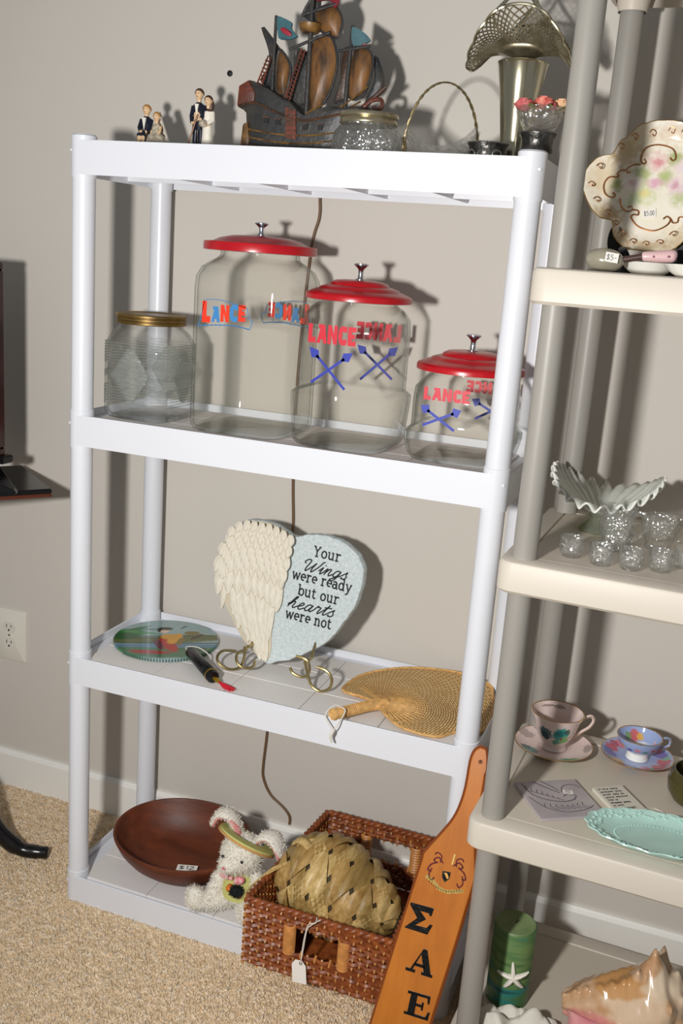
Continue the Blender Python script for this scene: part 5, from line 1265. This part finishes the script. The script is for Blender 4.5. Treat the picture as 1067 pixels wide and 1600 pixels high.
# --- darning egg
plain('stone_egg', '9c9684', .18, col2='86806e', vscale=30, spec=.6); plain('dark_wood', '4a3430', .4); plain('pink_enamel', 'd8b4b4', .3); plain('pink_dot', 'a06a80', .4)
eg = thing('darning_egg', 'olive grey darning egg with price sticker and a pale pink handle', 'tool', (.862, -.055, D1))
MB().ell((0, 0, .0150), (.0245, .0150, .0150), 28, 16, Euler((0, .05, 0)).to_matrix()).build('egg', 'stone_egg', eg)
a, b_, c_ = Vector((.022, .002, .0170)), Vector((.046, .004, .0225)), Vector((.088, .008, .0255))
MB().tube([tuple(a), tuple(b_)], .0042, 10).build('shaft', 'dark_wood', eg); hh = MB().tube(crom([tuple(b_), tuple(b_+Vector((.004, 0, .0005))), tuple((b_+c_)/2), tuple(c_-Vector((.006, 0, 0))), tuple(c_)], 4), [.0044, .0052, .0058, .0062, .0064, .0068, .0070, .0074, .0076, .0078, .0080, .0080, .0080, .0074, .0062, .0048, .0010], 14).build('handle', 'pink_enamel', eg)
for k in range(2): MB().ell((.060+.018*k, -.0025, .0232+.0012*k), (.0016, .0016, .0016), 8, 6).build('painted_dot', 'pink_dot', hh)
price(eg, '$5-', .0165, .0125, (.010, -.0143, .0185), (-.30, .10, .22), .0006)
# --- white dishes
def dish(nm, label, loc, r, h, sc_n, group='small white porcelain dishes'):
    t = thing(nm, label, 'dish', loc, group=group); m = MB(); n = 60
    R = lambda k, f: r*f*(1+(.025 if f > .9 else 0)*math.cos(sc_n*2*PI*k/n))
    m.rings([[(R(k, f)*math.cos(2*PI*k/n), R(k, f)*math.sin(2*PI*k/n), z) for k in range(n)] for f, z in ((.50, 0), (.55, .0005), (.80, h*.45), (.97, h*.94), (1.0, h), (.985, h+.0006), (.94, h*.93), (.76, h*.48), (.52, .003), (.01, .003))]); m.build('dish_body', 'porcelain', t); return t
dish('porcelain_dish', 'plain white porcelain dish under the pink handle of the darning egg', (.914, -.012, D1), .036, .0155, 0)
dish('porcelain_dish', 'white porcelain dish with scalloped rim at the right picture edge, top beige shelf', (.974, -.070, D1), .038, .0150, 22)
# --- ruffled bowl
m_, nt, bs = newmat('opal_glass'); bs.inputs['Base Color'].default_value = lin('e2e6dc'); bs.inputs['Roughness'].default_value = .12; bs.inputs['Transmission Weight'].default_value = .25; bs.inputs['Subsurface Weight'].default_value = .0
glass('green_glass', 'dfe6b4', 'a4ae70', refr=.1, haze=.25)
rf = thing('ruffled_bowl', 'opalescent white glass bowl with deeply ruffled rim and a greenish foot', 'bowl', (.890, .118, D2), (0, 0, .15))
P = []; n = 216
for i, (r, z, fz, fr) in enumerate(((.006, .026, 0, 0), (.020, .028, 0, .0), (.036, .036, .05, .10), (.052, .048, .15, .2), (.068, .058, .40, .45), (.080, .065, .75, .75), (.090, .070, 1.0, 1.0))):
    row = []
    for k in range(n):
        t = 2*PI*k/n
        fold = .018*math.cos(2*t+.35)*fz; ru = math.sin(26*t)
        row.append((r*(1+.035*fr*math.sin(26*t+1.2))*math.cos(t)*(1+.10*fz*math.cos(2*t+.35)*-1), r*(1+.035*fr*ru)*math.sin(t), z+fold+.0064*fr*ru))
    P.append(row)
m = MB(); m.grid(P, cv=True); o = m.build('bowl_shell', 'opal_glass', rf, smooth=60); mod(o, 'SOLIDIFY', thickness=.0024)
MB().tube([(p[0], p[1], p[2]+.0006) for p in P[-1]], .0016, 5, closed=True).build('frilled_edge', 'porcelain', rf)
MB().lathe([(.033, 0), (.035, .002), (.033, .006), (.022, .014), (.018, .022), (.022, .030)], 40).build('foot', 'green_glass', rf)
# --- glass pitcher, sugar bowl and cups
def cutbody(prof, k, amp, parent, name='glass_body'):
    n = 64; m = MB(); m.rings([[(r*(1+amp*f*abs(math.sin(k*t/2)))*math.cos(t), r*(1+amp*f*abs(math.sin(k*t/2)))*math.sin(t), z) for t in [2*PI*i/n for i in range(n)]] for r, z, f in prof]); return m.build(name, 'cut_glass', parent, smooth=None)
pt = thing('glass_pitcher', 'small cut glass pitcher with one handle, behind the tiny cups', 'pitcher', (.920, .024, D2), (0, 0, -.35))
m = MB(); n = 96
def pit(r, z, f, sp_):
    return [((r*(1+.05*f*abs(math.sin(6*t)))+sp_*math.exp(-((t-PI)/.35)**2))*math.cos(t), r*(1+.05*f*abs(math.sin(6*t)))*math.sin(t), z+sp_*.6*math.exp(-((t-PI)/.4)**2)) for t in [2*PI*i/n for i in range(n)]]
m.rings([pit(.020, 0, 0, 0), pit(.0225, .002, 0, 0), pit(.0215, .010, 1, 0), pit(.0235, .024, 1, 0), pit(.0245, .038, 1, 0), pit(.0235, .052, .4, .002), pit(.0260, .062, 0, .008), pit(.0240, .062, 0, .008), pit(.0210, .050, .3, .002), pit(.0215, .036, .5, 0), pit(.0200, .020, .5, 0), pit(.018, .008, 0, 0), pit(.001, .007, 0, 0)])
m.build('glass_body', 'cut_glass', pt, smooth=None)
MB().tube(crom([(.024, 0, .054), (.034, 0, .060), (.043, 0, .052), (.042, 0, .036), (.032, 0, .022), (.022, 0, .016)], 5), .0034, 8).build('handle', 'cut_glass', pt)
sg = thing('sugar_bowl', 'open cut glass sugar bowl with two loop handles, right of the pitcher', 'bowl', (.978, .062, D2), (0, 0, .1))
cutbody([(.018, 0, 0), (.020, .002, 0), (.018, .008, .5), (.023, .020, 1), (.0265, .034, 1), (.0285, .048, .6), (.0265, .048, .4), (.0245, .034, .6), (.020, .018, .5), (.001, .010, 0)], 14, .05, sg)
for s in (-1, 1): MB().tube(crom([(s*.026, 0, .046), (s*.038, 0, .048), (s*.044, 0, .036), (s*.038, 0, .020), (s*.022, 0, .014)], 5), .0034, 8).build('handle', 'cut_glass', sg)
lab = ['tiny cut glass cup at the left end of the row, nearest the grey post', 'tiny cut glass cup, second from the left in the row', 'tiny cut glass cup, third from the left in the row', 'tiny cut glass cup, fourth from the left in the row', 'tiny cut glass cup, rightmost and set back behind the row']
c0 = None
for i, (x, y) in enumerate([(.869, -.056), (.911, -.073), (.950, -.072), (.988, -.056), (1.018, -.020)]):
    t = thing('glass_cup', lab[i], 'cup', (x, y, D2), (0, 0, .3*i), 'tiny cut glass cups')
    if c0 is None:
        ob = cutbody([(.011, 0, 0), (.013, .001, 0), (.0145, .008, 1), (.0160, .016, 1), (.0158, .021, .3), (.0170, .0285, 0), (.0158, .0285, 0), (.0146, .020, .2), (.0130, .008, .4), (.001, .004, 0)], 16, .08, t); c0 = ob.data
    else: inst('glass_body', c0, t)
mg = thing('milk_glass_bowl', 'white milk glass bowl cut off by the right picture edge', 'bowl', (1.058, .028, D2))
MB().lathe([(.018, 0), (.020, .003), (.014, .010), (.016, .016), (.034, .032), (.039, .052), (.0395, .060), (.037, .060), (.032, .036), (.001, .020)], 40).build('bowl_body', 'porcelain', mg)
# --- teacups
def cup_set(label_c, label_s, loc, sr, prof, rot, cupm, saum, rim, hpts, hr_, group):
    s = thing('saucer', label_s, 'saucer', loc, group=group)
    MB().lathe([(sr*.48, 0), (sr*.52, .0008), (sr*.50, .003), (sr*.80, .006), (sr*.98, .0122), (sr, .0132), (sr*.985, .0140), (sr*.80, .0085), (sr*.46, .0052), (.001, .0050)], 64).build('saucer_plate', saum, s)
    MB().tube([(sr*.997*math.cos(t), sr*.997*math.sin(t), .0136) for t in [2*PI*k/64 for k in range(64)]], .0008, 5, closed=True).build('gilt_rim', rim, s)
    c = thing('teacup', label_c, 'cup', (loc[0], loc[1], loc[2]+.0056), (0, 0, rot), group.replace('saucers', 'cups'))
    MB().lathe(prof, 64).build('cup_body', cupm, c)
    R, zt = prof_top(prof)
    MB().tube([(R*math.cos(t), R*math.sin(t), zt) for t in [2*PI*k/64 for k in range(64)]], .0008, 5, closed=True).build('gilt_rim', rim, c)
    h = MB().tube(crom(hpts, 5), hr_, 8).build('handle', cupm, c)
    MB().tube([(p[0]+.0004, p[1]-hr_*.9, p[2]) for p in crom(hpts, 5)], .0007, 4).build('gilt_line', rim, h)
def prof_top(p): return max(p, key=lambda q: q[1])
def cb(ang, z, r, col, op=1.0, R=.036, sz=None):     # spot on the cup wall seen from outside
    return ((R*math.cos(ang), R*math.sin(ang), z), (1/r, 1/r, 1/(sz or r)), col, op)
F = -PI/2
painted('pink_cup_print', 'e4cdc6', [cb(F-.75, .036, .013, '24585c', .9, .036), cb(F-.75, .030, .009, '2f3a40', .8, .034), cb(F+.05, .038, .0145, '3f9a94', 1, .036), cb(F+.0, .040, .007, '2c6e76', .9, .036), cb(F+.32, .044, .006, '2f4a48', .8, .037), cb(F+.30, .026, .009, '7fb46a', 1, .032), cb(F-.12, .020, .008, '4fa488', .9, .030), cb(F+.55, .030, .005, 'c99a84', .7, .034), cb(F+.10, .026, .003, '8a4a44', .8, .032, .010),
    cb(F+PI-.3, .056, .012, '5a4a40', .6, .041, .003), cb(F+PI+.2, .057, .014, '5a4a40', .6, .041, .002)], rough=.12, distort=.5, dscale=260, base2='ead6d0')
painted('pink_saucer_print', 'e4cdc6', [((-.034, -.034, .008), (70, 70, 0), '3f8a86', .9), ((-.042, -.026, .008), (110, 110, 0), '2f4a50', .8), ((.030, -.042, .008), (80, 110, 0), '5aa684', .9), ((.040, -.036, .008), (120, 120, 0), '7fb46a', .9), ((.01, -.052, .008), (100, 240, 0), '8a6a60', .6), ((-.05, .02, .01), (60, 90, 0), '6a5a54', .5), ((-.03, .046, .01), (70, 200, 0), '6a5a54', .5), ((.055, .01, .01), (130, 70, 0), '4a4444', .5)], rough=.12, distort=.5, dscale=220, base2='ead6d0')
cup_set('pink porcelain teacup painted with teal flowers, gilt rim and handle', 'pink porcelain saucer painted with teal flowers, under the pink teacup', (.861, .148, D3), .064,
        [(.020, 0), (.0215, .001), (.0205, .004), (.0175, .007), (.0215, .012), (.0285, .024), (.0340, .038), (.0385, .052), (.0440, .064), (.0428, .0645), (.0368, .052), (.0322, .038), (.0265, .024), (.0190, .012), (.001, .009)], .35,
        'pink_cup_print', 'pink_saucer_print', 'gilt', [(.036, 0, .046), (.046, 0, .056), (.056, 0, .060), (.061, 0, .052), (.055, 0, .040), (.042, 0, .030), (.029, 0, .020)], .0026, 'floral saucers')
sp_ = []
for k in range(11):
    a = 2*PI*k/11; c = ['c24a58', '6a5aa8', 'e0b060', '4f6ac0', 'd07890'][k % 5]; sp_.append(((.043*math.cos(a), .043*math.sin(a), .009), (85, 85, 0), c, .9))
    a += .28; sp_.append(((.047*math.cos(a), .047*math.sin(a), .009), (120, 120, 0), ['7fae8a', 'a83a50', '3f5aa8'][k % 3], .8))
painted('blue_saucer_print', '8fa0d0', sp_, rough=.12, distort=.5, dscale=240, base2='aab8dc')
sp_ = []
for k in range(9):
    a = F-1.6+k*.42; sp_.append(cb(a, .022+.003*(k % 2), .0055, ['c8404c', 'e0a050', '5a4aa0', 'd88a9a', '4a8a6a'][k % 5], .95, .032))
sp_ += [((0, 0, .003), (30, 30, 42), 'f2f2ec', 1.0), ((.0, .0, .036), (52, 52, 0), 'f2f2ec', 0), ((.0, .028, .026), (95, 95, 90), 'd0605c', .9), ((.010, .027, .024), (160, 160, 140), 'e0b050', .9), ((-.010, .026, .026), (160, 160, 140), '7aa06a', .9)]
painted('blue_cup_print', '9fb2dc', sp_, rough=.12, distort=.45, dscale=240)
cup_set('low footed teacup with blue floral band and a rose inside', 'blue saucer crowded with coloured flowers, under the low footed teacup', (.994, .178, D3), .058,
        [(.018, 0), (.0185, .001), (.0170, .006), (.0165, .012), (.0240, .018), (.0320, .026), (.0355, .036), (.0368, .0395), (.0358, .040), (.0330, .034), (.0290, .025), (.0200, .017), (.001, .014)], .35,
        'blue_cup_print', 'blue_saucer_print', 'gilt', [(.034, 0, .032), (.042, 0, .038), (.050, 0, .036), (.051, 0, .028), (.044, 0, .022), (.031, 0, .022)], .0022, 'floral saucers')
for ob in bpy.data.objects:
    if ob.get('group') == 'floral cups': ob['group'] = 'floral teacups'
# --- swirl tile
plain('tile_face', 'b9b0ae', .18, col2='a89fa4', vscale=14, spec=.6); plain('tile_line', '55505a', .4)
C = [Vector((.824, .000)), Vector((.909, .056)), Vector((.968, -.030)), Vector((.881, -.088))]
cen = (C[0]+C[1]+C[2]+C[3])/4
tl_ = thing('glass_tile', 'flat square lavender tile with dark swirl lines and a price sticker', 'tile', (cen.x, cen.y, D3))
MB().slab([tuple(p-cen) for p in C][::-1], 0, .005).build('tile_body', 'tile_face', tl_, bevel=.0008)
U = (C[1]-C[0]); V = (C[3]-C[0])
def tp(a, b): p = C[0]+U*a+V*b-cen; return (p.x, p.y, .0052)
def tline(pts, r): MB().tube([tp(a, b) for a, b in crom(pts, 4)], r, 4, flat=.3).build('swirl_line', 'tile_line', tl_)
tline([(.10, .06), (.14, .35), (.30, .52), (.55, .60), (.75, .55)], .0009); tline([(.06, .42), (.20, .72), (.45, .86), (.75, .84), (.95, .74)], .0007); tline([(.30, .02), (.45, .22), (.58, .36)], .0010); tline([(.42, .00), (.52, .16), (.60, .30)], .0009)
tline([(.62, .34), (.72, .18), (.90, .16), (.97, .26)], .0007); tline([(.60, .46), (.70, .40), (.80, .46), (.74, .54)], .0008)
for k in range(7): tline([(.14+.06*k, .12+.06*k), (.11+.065*k, .24+.045*k), (.20+.06*k, .30+.045*k)], .0006)
for k in range(8): tline([(.22+.085*k, .62+.02*(4-abs(4-k))), (.20+.085*k, .72), (.30+.085*k, .80)], .0006)
price(tl_, '5', .015, .010, (tp(.72, .36)[0], tp(.72, .36)[1], .0058), (-PI/2, 0, .35), .0006)
# --- prayer plaque
GL.update({'I': (.7, [[(.3, 0), (.3, 1.45)], [(.1, 0), (.5, 0)], [(.1, 1.45), (.5, 1.45)]]), 'f': (.7, [[(.3, 0), (.3, 1.2), (.45, 1.5), (.65, 1.45)], [(.1, 1), (.55, 1)]]), 'h': (1.15, [[(.2, 1.5), (.2, 0)], [(.2, .7), (.5, 1), (.8, .8), (.8, 0)]]), 'l': (.5, [[(.25, 1.5), (.25, 0)]]), 'p': (1.1, [[(.2, 1), (.2, -.5)], arc(.55, .5, .35, .5, 0, 360, 10)]),
  'v': (1.0, [[(.1, 1), (.45, 0), (.85, 1)]]), 's': (.9, [crom([(.75, .9), (.45, 1), (.2, .8), (.45, .5), (.75, .25), (.45, 0), (.15, .1)], 3)]), 'i': (.5, [[(.25, 1), (.25, 0)], [(.25, 1.3), (.25, 1.42)]]), 'k': (1.0, [[(.2, 1.5), (.2, 0)], [(.8, 1), (.22, .45), (.85, 0)]]), 'g': (1.1, [arc(.45, .5, .35, .5, 0, 360, 10), [(.8, 1), (.8, -.2), (.5, -.5), (.15, -.4)]]), ',': (.4, [[(.2, .1), (.1, -.2)]]), '.': (.4, [[(.15, 0), (.22, .08)]])})
C2 = [Vector((.938, .039)), Vector((.980, .069)), Vector((1.024, .009)), Vector((.986, -.022))]; cen2 = sum(C2, Vector((0, 0)))/4
ux = (C2[1]-C2[0]).normalized(); ang = math.atan2(ux.y, ux.x)
pq = thing('prayer_plaque', 'small cream plaque printed with a prayer verse, with a cord loop', 'plaque', (cen2.x, cen2.y, D3), (0, 0, ang))
Lx, Ly = (C2[1]-C2[0]).length, (C2[3]-C2[0]).length
plain('plaque_cream', 'd9d4c6', .6)
MB().bx(-Lx/2, Lx/2, -Ly/2, Ly/2, 0, .006).build('card', 'plaque_cream', pq, bevel=.0006)
pt_ = bpy.data.objects.new('text_plane', None)
for i, ln in enumerate(['If the only', 'prayer you', 'ever say in', 'your entire', 'life is', 'thank you,', 'it will', 'be enough.']):
    m = MB(); xh = .0026; sc_ = .0036; x = -Lx/2+.005
    for ch in ln:
        w, st = GL[ch]
        for s_ in st: m.ribbon([(x+px*sc_, pz*xh) for px, pz in s_], .00085 if i != 5 else .0011, -.0002, 0, False)
        x += w*sc_
    o = m.build('text_line', 'ink', pq, smooth=None); o.rotation_euler = (-PI/2, 0, 0); o.location = (0, Ly/2-.0095-.0078*i, .0061); stuff(o)
bpy.data.objects.remove(pt_)
MB().tube(crom([(Lx/2-.006, -Ly/2+.006, .006), (Lx/2+.004, -Ly/2+.012, .004), (Lx/2+.020, -Ly/2+.012, .0015), (Lx/2+.026, -Ly/2-.004, .0015), (Lx/2+.018, -Ly/2-.012, .0015)], 6), .0009, 5).build('cord', 'string_white', pq)
# --- mint green plate
plain('mint_glass', 'b4d6cc', .25, var=.06, vscale=30, spec=.6)
mp_ = thing('mint_plate', 'pale mint green pressed glass platter with embossed rim at the shelf front', 'plate', (1.047, -.066, D3), (0, 0, .10))
n = 96; E_ = lambda f, z, w=0: [(.107*f*(1+w*.02*math.cos(18*t))*math.cos(t), .058*f*(1+w*.03*math.cos(18*t))*math.sin(t), z) for t in [2*PI*k/n for k in range(n)]]
m = MB(); m.rings([E_(.62, 0), E_(.66, .0006), E_(.80, .0055), E_(.97, .0150, 1), E_(1.0, .0165, 1), E_(.985, .0180, 1), E_(.90, .0145), E_(.74, .0075), E_(.62, .0050), E_(.01, .0048)]); m.build('plate_body', 'mint_glass', mp_, smooth=50)
q = MB(); rng = random.Random(2)
for k in range(120):
    t = 2*PI*k/120+rng.uniform(-.03, .03); f = rng.uniform(.80, .96); q.ell((.107*f*math.cos(t), .058*f*math.sin(t), float(np.interp(f, [.74, .90, .985], [.0080, .0148, .0180]))), (.0034, .0026, .0018), 6, 4)
stuff(q.build('embossed_flowers', 'mint_glass', mp_))
q = MB()
for k in range(70): t = 2*PI*k/70; q.ell((.107*.60*math.cos(t), .058*.60*math.sin(t), .0056), (.0016, .0013, .0010), 6, 4)
stuff(q.build('beaded_ring', 'mint_glass', mp_))
# --- olive glass at the edge
plain('olive_glass', '4a4420', .15, spec=.6, var=.2, vscale=20)
og = thing('olive_bowl', 'dark olive brown glass bowl cut off by the right picture edge', 'bowl', (1.094, .086, D3))
MB().lathe([(.030, 0), (.040, .003), (.048, .016), (.0495, .030), (.046, .044), (.042, .050), (.040, .050), (.043, .042), (.045, .030), (.040, .010), (.001, .006)], 48).build('bowl_body', 'olive_glass', og)
# --- candle with starfish
m_, nt, bs = newmat('candle_wax'); bs.inputs['Roughness'].default_value = .45
tc = N(nt, 'ShaderNodeTexCoord'); mpn = N(nt, 'ShaderNodeMapping'); mpn.inputs['Scale'].default_value = (4, 4, 26); nz = N(nt, 'ShaderNodeTexNoise'); nz.inputs['Scale'].default_value = 1.6; nz.inputs['Detail'].default_value = 3
nt.links.new(tc.outputs['Object'], mpn.inputs[0]); nt.links.new(mpn.outputs[0], nz.inputs['Vector'])
cr2 = N(nt, 'ShaderNodeValToRGB'); el = cr2.color_ramp.elements; el[0].position = .30; el[0].color = lin('1c4a44'); el[1].position = .72; el[1].color = lin('8a8a44')
for p_, c in ((.40, '2f7a74'), (.48, '4c7444'), (.56, '6a8650'), (.64, '486a3c')):
    e = el.new(p_); e.color = lin(c)
nt.links.new(nz.outputs['Fac'], cr2.inputs[0]); nt.links.new(cr2.outputs[0], bs.inputs['Base Color'])
plain('wax_green', '8ea274', .5, col2='748a58', vscale=20); plain('starfish', 'f2ece0', .6, bump=.5, bscale=300)
cn = thing('pillar_candle', 'green and teal banded pillar candle with a white starfish on its side', 'candle', (.853, .020, D4))
MB().lathe([(.033, 0), (.0345, .0015), (.0345, .138), (.033, .140), (.0322, .1398)], 48, cap1=False).build('wax_body', 'candle_wax', cn); MB().lathe([(.0325, .1392), (.0318, .1405), (.029, .1400), (.010, .1388), (.001, .1388)], 40).build('wax_top', 'wax_green', cn)
MB().tube([(0, 0, .135), (.001, 0, .143), (.003, 0, .146)], .0008, 6).build('wick', 'black_matte', cn)
m = MB()
for k in range(5):
    a = PI/2+2*PI*k/5+.12; m.tube([(.0, 0, 0), (.011*math.cos(a), -.0005, .011*math.sin(a)), (.020*math.cos(a), .002, .020*math.sin(a)), (.026*math.cos(a), .0055, .026*math.sin(a))], [.0058, .0048, .0036, .0016], 8, flat=.75)
m.ell((0, -.001, 0), (.006, .004, .006)); o = m.build('starfish', 'starfish', cn); o.location = (.011, -.0365, .066); o.rotation_euler = (0, 0, .22)
# --- conch shell
painted('conch_shell', 'd9b896', [((-.07, -.05, -.03), (14, 14, 20), 'd98a8c', .8), ((.02, -.03, .03), (14, 20, 30), 'e3c9ac', .8), ((-.02, .0, .055), (16, 16, 60), 'c89254', .8), ((.05, 0, .05), (22, 22, 40), 'e6d2b8', .9)], rough=.18, distort=.5, dscale=30, base2='c69a72', bscale=30)
plain('conch_pink', 'd9848e', .15, col2='e6a8a4', vscale=20, spec=.6); plain('conch_spike', 'dcb894', .4, col2='c08a58', vscale=60, bump=.3, bscale=120)
ch = thing('conch_shell', 'large glossy conch shell with pink lip and pointed knobs', 'shell', (1.052, .010, D4+.064), (.1, -.24, .12))
prof = [(-.112, .016), (-.100, .024), (-.080, .036), (-.050, .048), (-.020, .056), (.010, .061), (.035, .063), (.048, .058), (.052, .047), (.060, .042), (.068, .040), (.072, .031), (.080, .027), (.086, .024), (.090, .017), (.100, .012), (.112, .003)]
SPK = [(.030, 1.50, .046, .017, .24), (.004, 1.78, .020, .013, .20), (.046, .60, .034, .015, .26), (.044, -.25, .030, .015, .26), (.046, 2.45, .032, .015, .26), (.066, 1.2, .016, .009, .26), (.068, .2, .014, .009, .28), (.070, 2.2, .014, .009, .28), (-.022, 1.95, .010, .012, .18), (-.046, 1.98, .006, .010, .18), (.046, 3.5, .026, .015, .26), (.084, .9, .009, .007, .30), (.044, 4.6, .022, .015, .26)]
m = MB(); n = 120; rs = []; px_ = [p[0] for p in prof]; pr2 = [p[1] for p in prof]
for i in range(76):
    x = -.112+.224*i/75; r = float(np.interp(x, px_, pr2)); ring = []
    for k in range(n):
        t = 2*PI*k/n
        b_ = 0
        for xs, ts_, L, wx, wt in SPK:
            dt = (t-ts_+PI) % (2*PI)-PI; d = math.sqrt(((x-xs)/wx)**2+(dt/wt)**2)
            b_ += L*math.exp(-1.15*d**1.25)
        gr = .0008*math.sin(x*420+2*math.sin(t))+.0016*math.sin(7*t+x*40)
        # suture band along the top
        dt = (t-1.85+PI) % (2*PI)-PI; b_ += .0045*math.exp(-(dt/.16)**2)*(1+.7*math.sin(x*330))*(1 if x < .02 else 0)
        rr = (r*.93+b_+gr)
        ring.append((x+.25*b_, rr*math.cos(t), rr*math.sin(t)))
    rs.append(ring)
m.rings(rs); m.build('whorl', 'conch_shell', ch, smooth=80)
P = []
for i in range(15):
    u = i/14; x = -.104+.140*u; P.append([])
    for j in range(9):
        v = j/8; sp2 = .020+.048*math.sin(PI*(.10+.80*u))
        P[-1].append((x+.006*math.sin(v*3)-.008*v, -.024-.034*math.sin(PI*u)*.9-sp2*.70*v, .012-.040*v*math.sin(PI*(.15+.7*u))+.012*(v**2)*math.sin(9*u)*.3))
m = MB(); m.grid(P); o = m.build('flared_lip', 'conch_pink', ch, smooth=60); mod(o, 'SOLIDIFY', thickness=.006)
# --- crumpled tissue
plain('tissue', 'dcd8cc', .85, bump=.3, bscale=60)
ts = thing('tissue_paper', 'crumpled white tissue paper lying in front of the candle', 'paper', (.886, -.060, D4))
P = []
for i in range(33):
    row = []
    for j in range(21):
        u, v = i/16-1, j/10-1; e = max(abs(u), abs(v))
        f = abs(math.sin(2.6*u+1.9*v+.4))+.7*abs(math.sin(3.7*v-2.2*u+1.1))+.4*abs(math.sin(6*u+.5))
        row.append((.068*u+.006*math.sin(5*v+2*u), .042*v+.006*math.sin(4*u), max(.001, .0215*f*(1-e**4)+.002)))
    P.append(row)
m = MB(); m.grid(P); o = m.build('sheet', 'tissue', ts, smooth=35); mod(o, 'SOLIDIFY', thickness=.0006)

# ================================================================== WALL AND LEFT SIDE
plain('cord_brown', '6e5236', .5)
cd = MB(); PTS = [(.318, 1.372), (.321, 1.329), (.322, 1.296), (.311, 1.246), (.302, 1.10), (.299, .95), (.303, .814), (.309, .71), (.300, .58), (.286, .42), (.280, .282), (.276, .215), (.278, .183), (.296, .150), (.326, .129), (.341, .112), (.342, .094)]
cd.tube([(x, .2935, z) for x, z in crom(PTS, 6)], .0024, 7)
tag(cd.build('electrical_cable', 'cord_brown'), 'thin brown electrical cord running down the wall behind the white shelves', 'cable')
tag(MB().lathe([(.0052, 0), (.0052, .002), (.004, .0032), (.001, .0036)], 16, (.1315, WY, 1.533), Euler((PI/2, 0, 0)).to_matrix()).build('wall_plug', 'black_matte'), 'small dark round screw head in the wall above the figurines', 'screw')
# outlet
plain('outlet_plastic', 'dcd8cc', .4)
ol = thing('power_outlet', 'cream double wall socket with cover plate at the left picture edge', 'outlet', (-.353, WY, .368))
MB().rings([[(x, y_, z) for x, z in rrect(.0425-i_, .060-i_, .004)] for y_, i_ in ((0, 0), (-.003, 0), (-.0055, .003))], cap0=True).build('cover_plate', 'outlet_plastic', ol)
for dz in (.0185, -.0185):
    f = MB().prism([(.0165*math.cos(a), dz+max(-.0125, min(.0125, .0165*math.sin(a)))) for a in [2*PI*k/28 for k in range(28)]], -.0068, -.005).build('socket', 'outlet_plastic', ol, smooth=None)
    for sx, h in ((-.006, .008), (.006, .0065)): MB().box((sx, -.0069, dz+.003), (.0016, .0006, h)).build('slot', 'ink', f, smooth=None)
    MB().lathe([(.0024, 0), (.0024, .0004)], 10, (0, -.0068, dz-.0065), Euler((PI/2, 0, 0)).to_matrix()).build('ground_hole', 'ink', f)
MB().lathe([(.0028, 0), (.0024, .001)], 12, (0, -.0055, 0), Euler((PI/2, 0, 0)).to_matrix()).build('screw', 'chrome', ol)
# side table
plain('mahogany', '3a1512', .25, col2='241010', vscale=12, stretch=(1, 6, 1), coat=.3); plain('mahogany_edge', '5a2a16', .35); plain('black_lacquer', '0e0d10', .25)
C0 = Vector((-.122, .132)); e1 = Vector((-.61, -.79)); e2 = Vector((-.79, .61))
tb = thing('side_table', 'dark pedestal side table with black curved legs at the left picture edge', 'table', (0, 0, 0))
pol = [C0, C0+e1*.46, C0+e1*.46+e2*.225, C0+e2*.215]
MB().slab([tuple(p) for p in pol][::-1], .757, .767).build('tabletop', 'black_lacquer', tb, bevel=.002); MB().slab([tuple(p) for p in pol][::-1], .751, .7575).build('top_edge', 'mahogany_edge', tb, bevel=.001)
pcx, pcy = -.335, .005
MB().lathe([(.020, .16), (.034, .20), (.040, .26), (.026, .32), (.020, .40), (.030, .52), (.022, .62), (.034, .70), (.050, .735), (.050, .751)], 28, (pcx, pcy, 0)).build('pedestal', 'black_lacquer', tb)
for a in (.36, .36+2*PI/3, .36-2*PI/3):
    d = Vector((math.cos(a), math.sin(a), 0))
    pts = [Vector((pcx, pcy, 0))+d*r+Vector((0, 0, z)) for r, z in ((.015, .235), (.06, .205), (.11, .125), (.150, .055), (.190, .020), (.225, .014), (.250, .014))]
    if math.sin(a) > .8 or True: MB().tube(crom([tuple(p) for p in pts], 5), [.019]*10+[.017]*10+[.014]*6+[.0125]*4+[.009], 12).build('leg', 'black_lacquer', tb)
fr = thing('framed_panel', 'upright dark mahogany framed panel standing on the side table', 'frame', (-.209, .100, .767))
MB().bx(-.260, -.002, -.006, .006, .062, .408).build('panel', 'mahogany', fr, bevel=.002)
for x0, x1, z0, z1 in ((-.262, 0, .398, .412), (-.262, 0, .058, .072), (-.014, 0, .072, .398), (-.262, -.248, .072, .398)): MB().bx(x0, x1, -.010, .008, z0, z1).build('frame_rail', 'mahogany', fr, bevel=.002)
MB().bx(-.262, .012, -.016, .016, .044, .058).build('support_bar', 'black_lacquer', fr, bevel=.002)
m = MB(); m.add([(-.030, .020, 0), (.060, -.030, 0), (.064, -.046, 0), (-.030, -.060, 0), (-.030, .016, .044), (.055, -.032, .008), (.060, -.044, .008), (-.030, -.050, .030)], [(3, 2, 1, 0), (4, 5, 6, 7), (0, 1, 5, 4), (1, 2, 6, 5), (2, 3, 7, 6), (3, 0, 4, 7)]); m.build('splayed_foot', 'black_lacquer', fr, bevel=.002)
m = MB(); m.add([(-.240, .020, 0), (-.300, -.030, 0), (-.304, -.046, 0), (-.240, -.060, 0), (-.240, .016, .044), (-.296, -.032, .008), (-.300, -.044, .008), (-.240, -.050, .030)], [(0, 1, 2, 3), (7, 6, 5, 4), (4, 5, 1, 0), (5, 6, 2, 1), (6, 7, 3, 2), (7, 4, 0, 3)]); m.build('splayed_foot', 'black_lacquer', fr, bevel=.002)
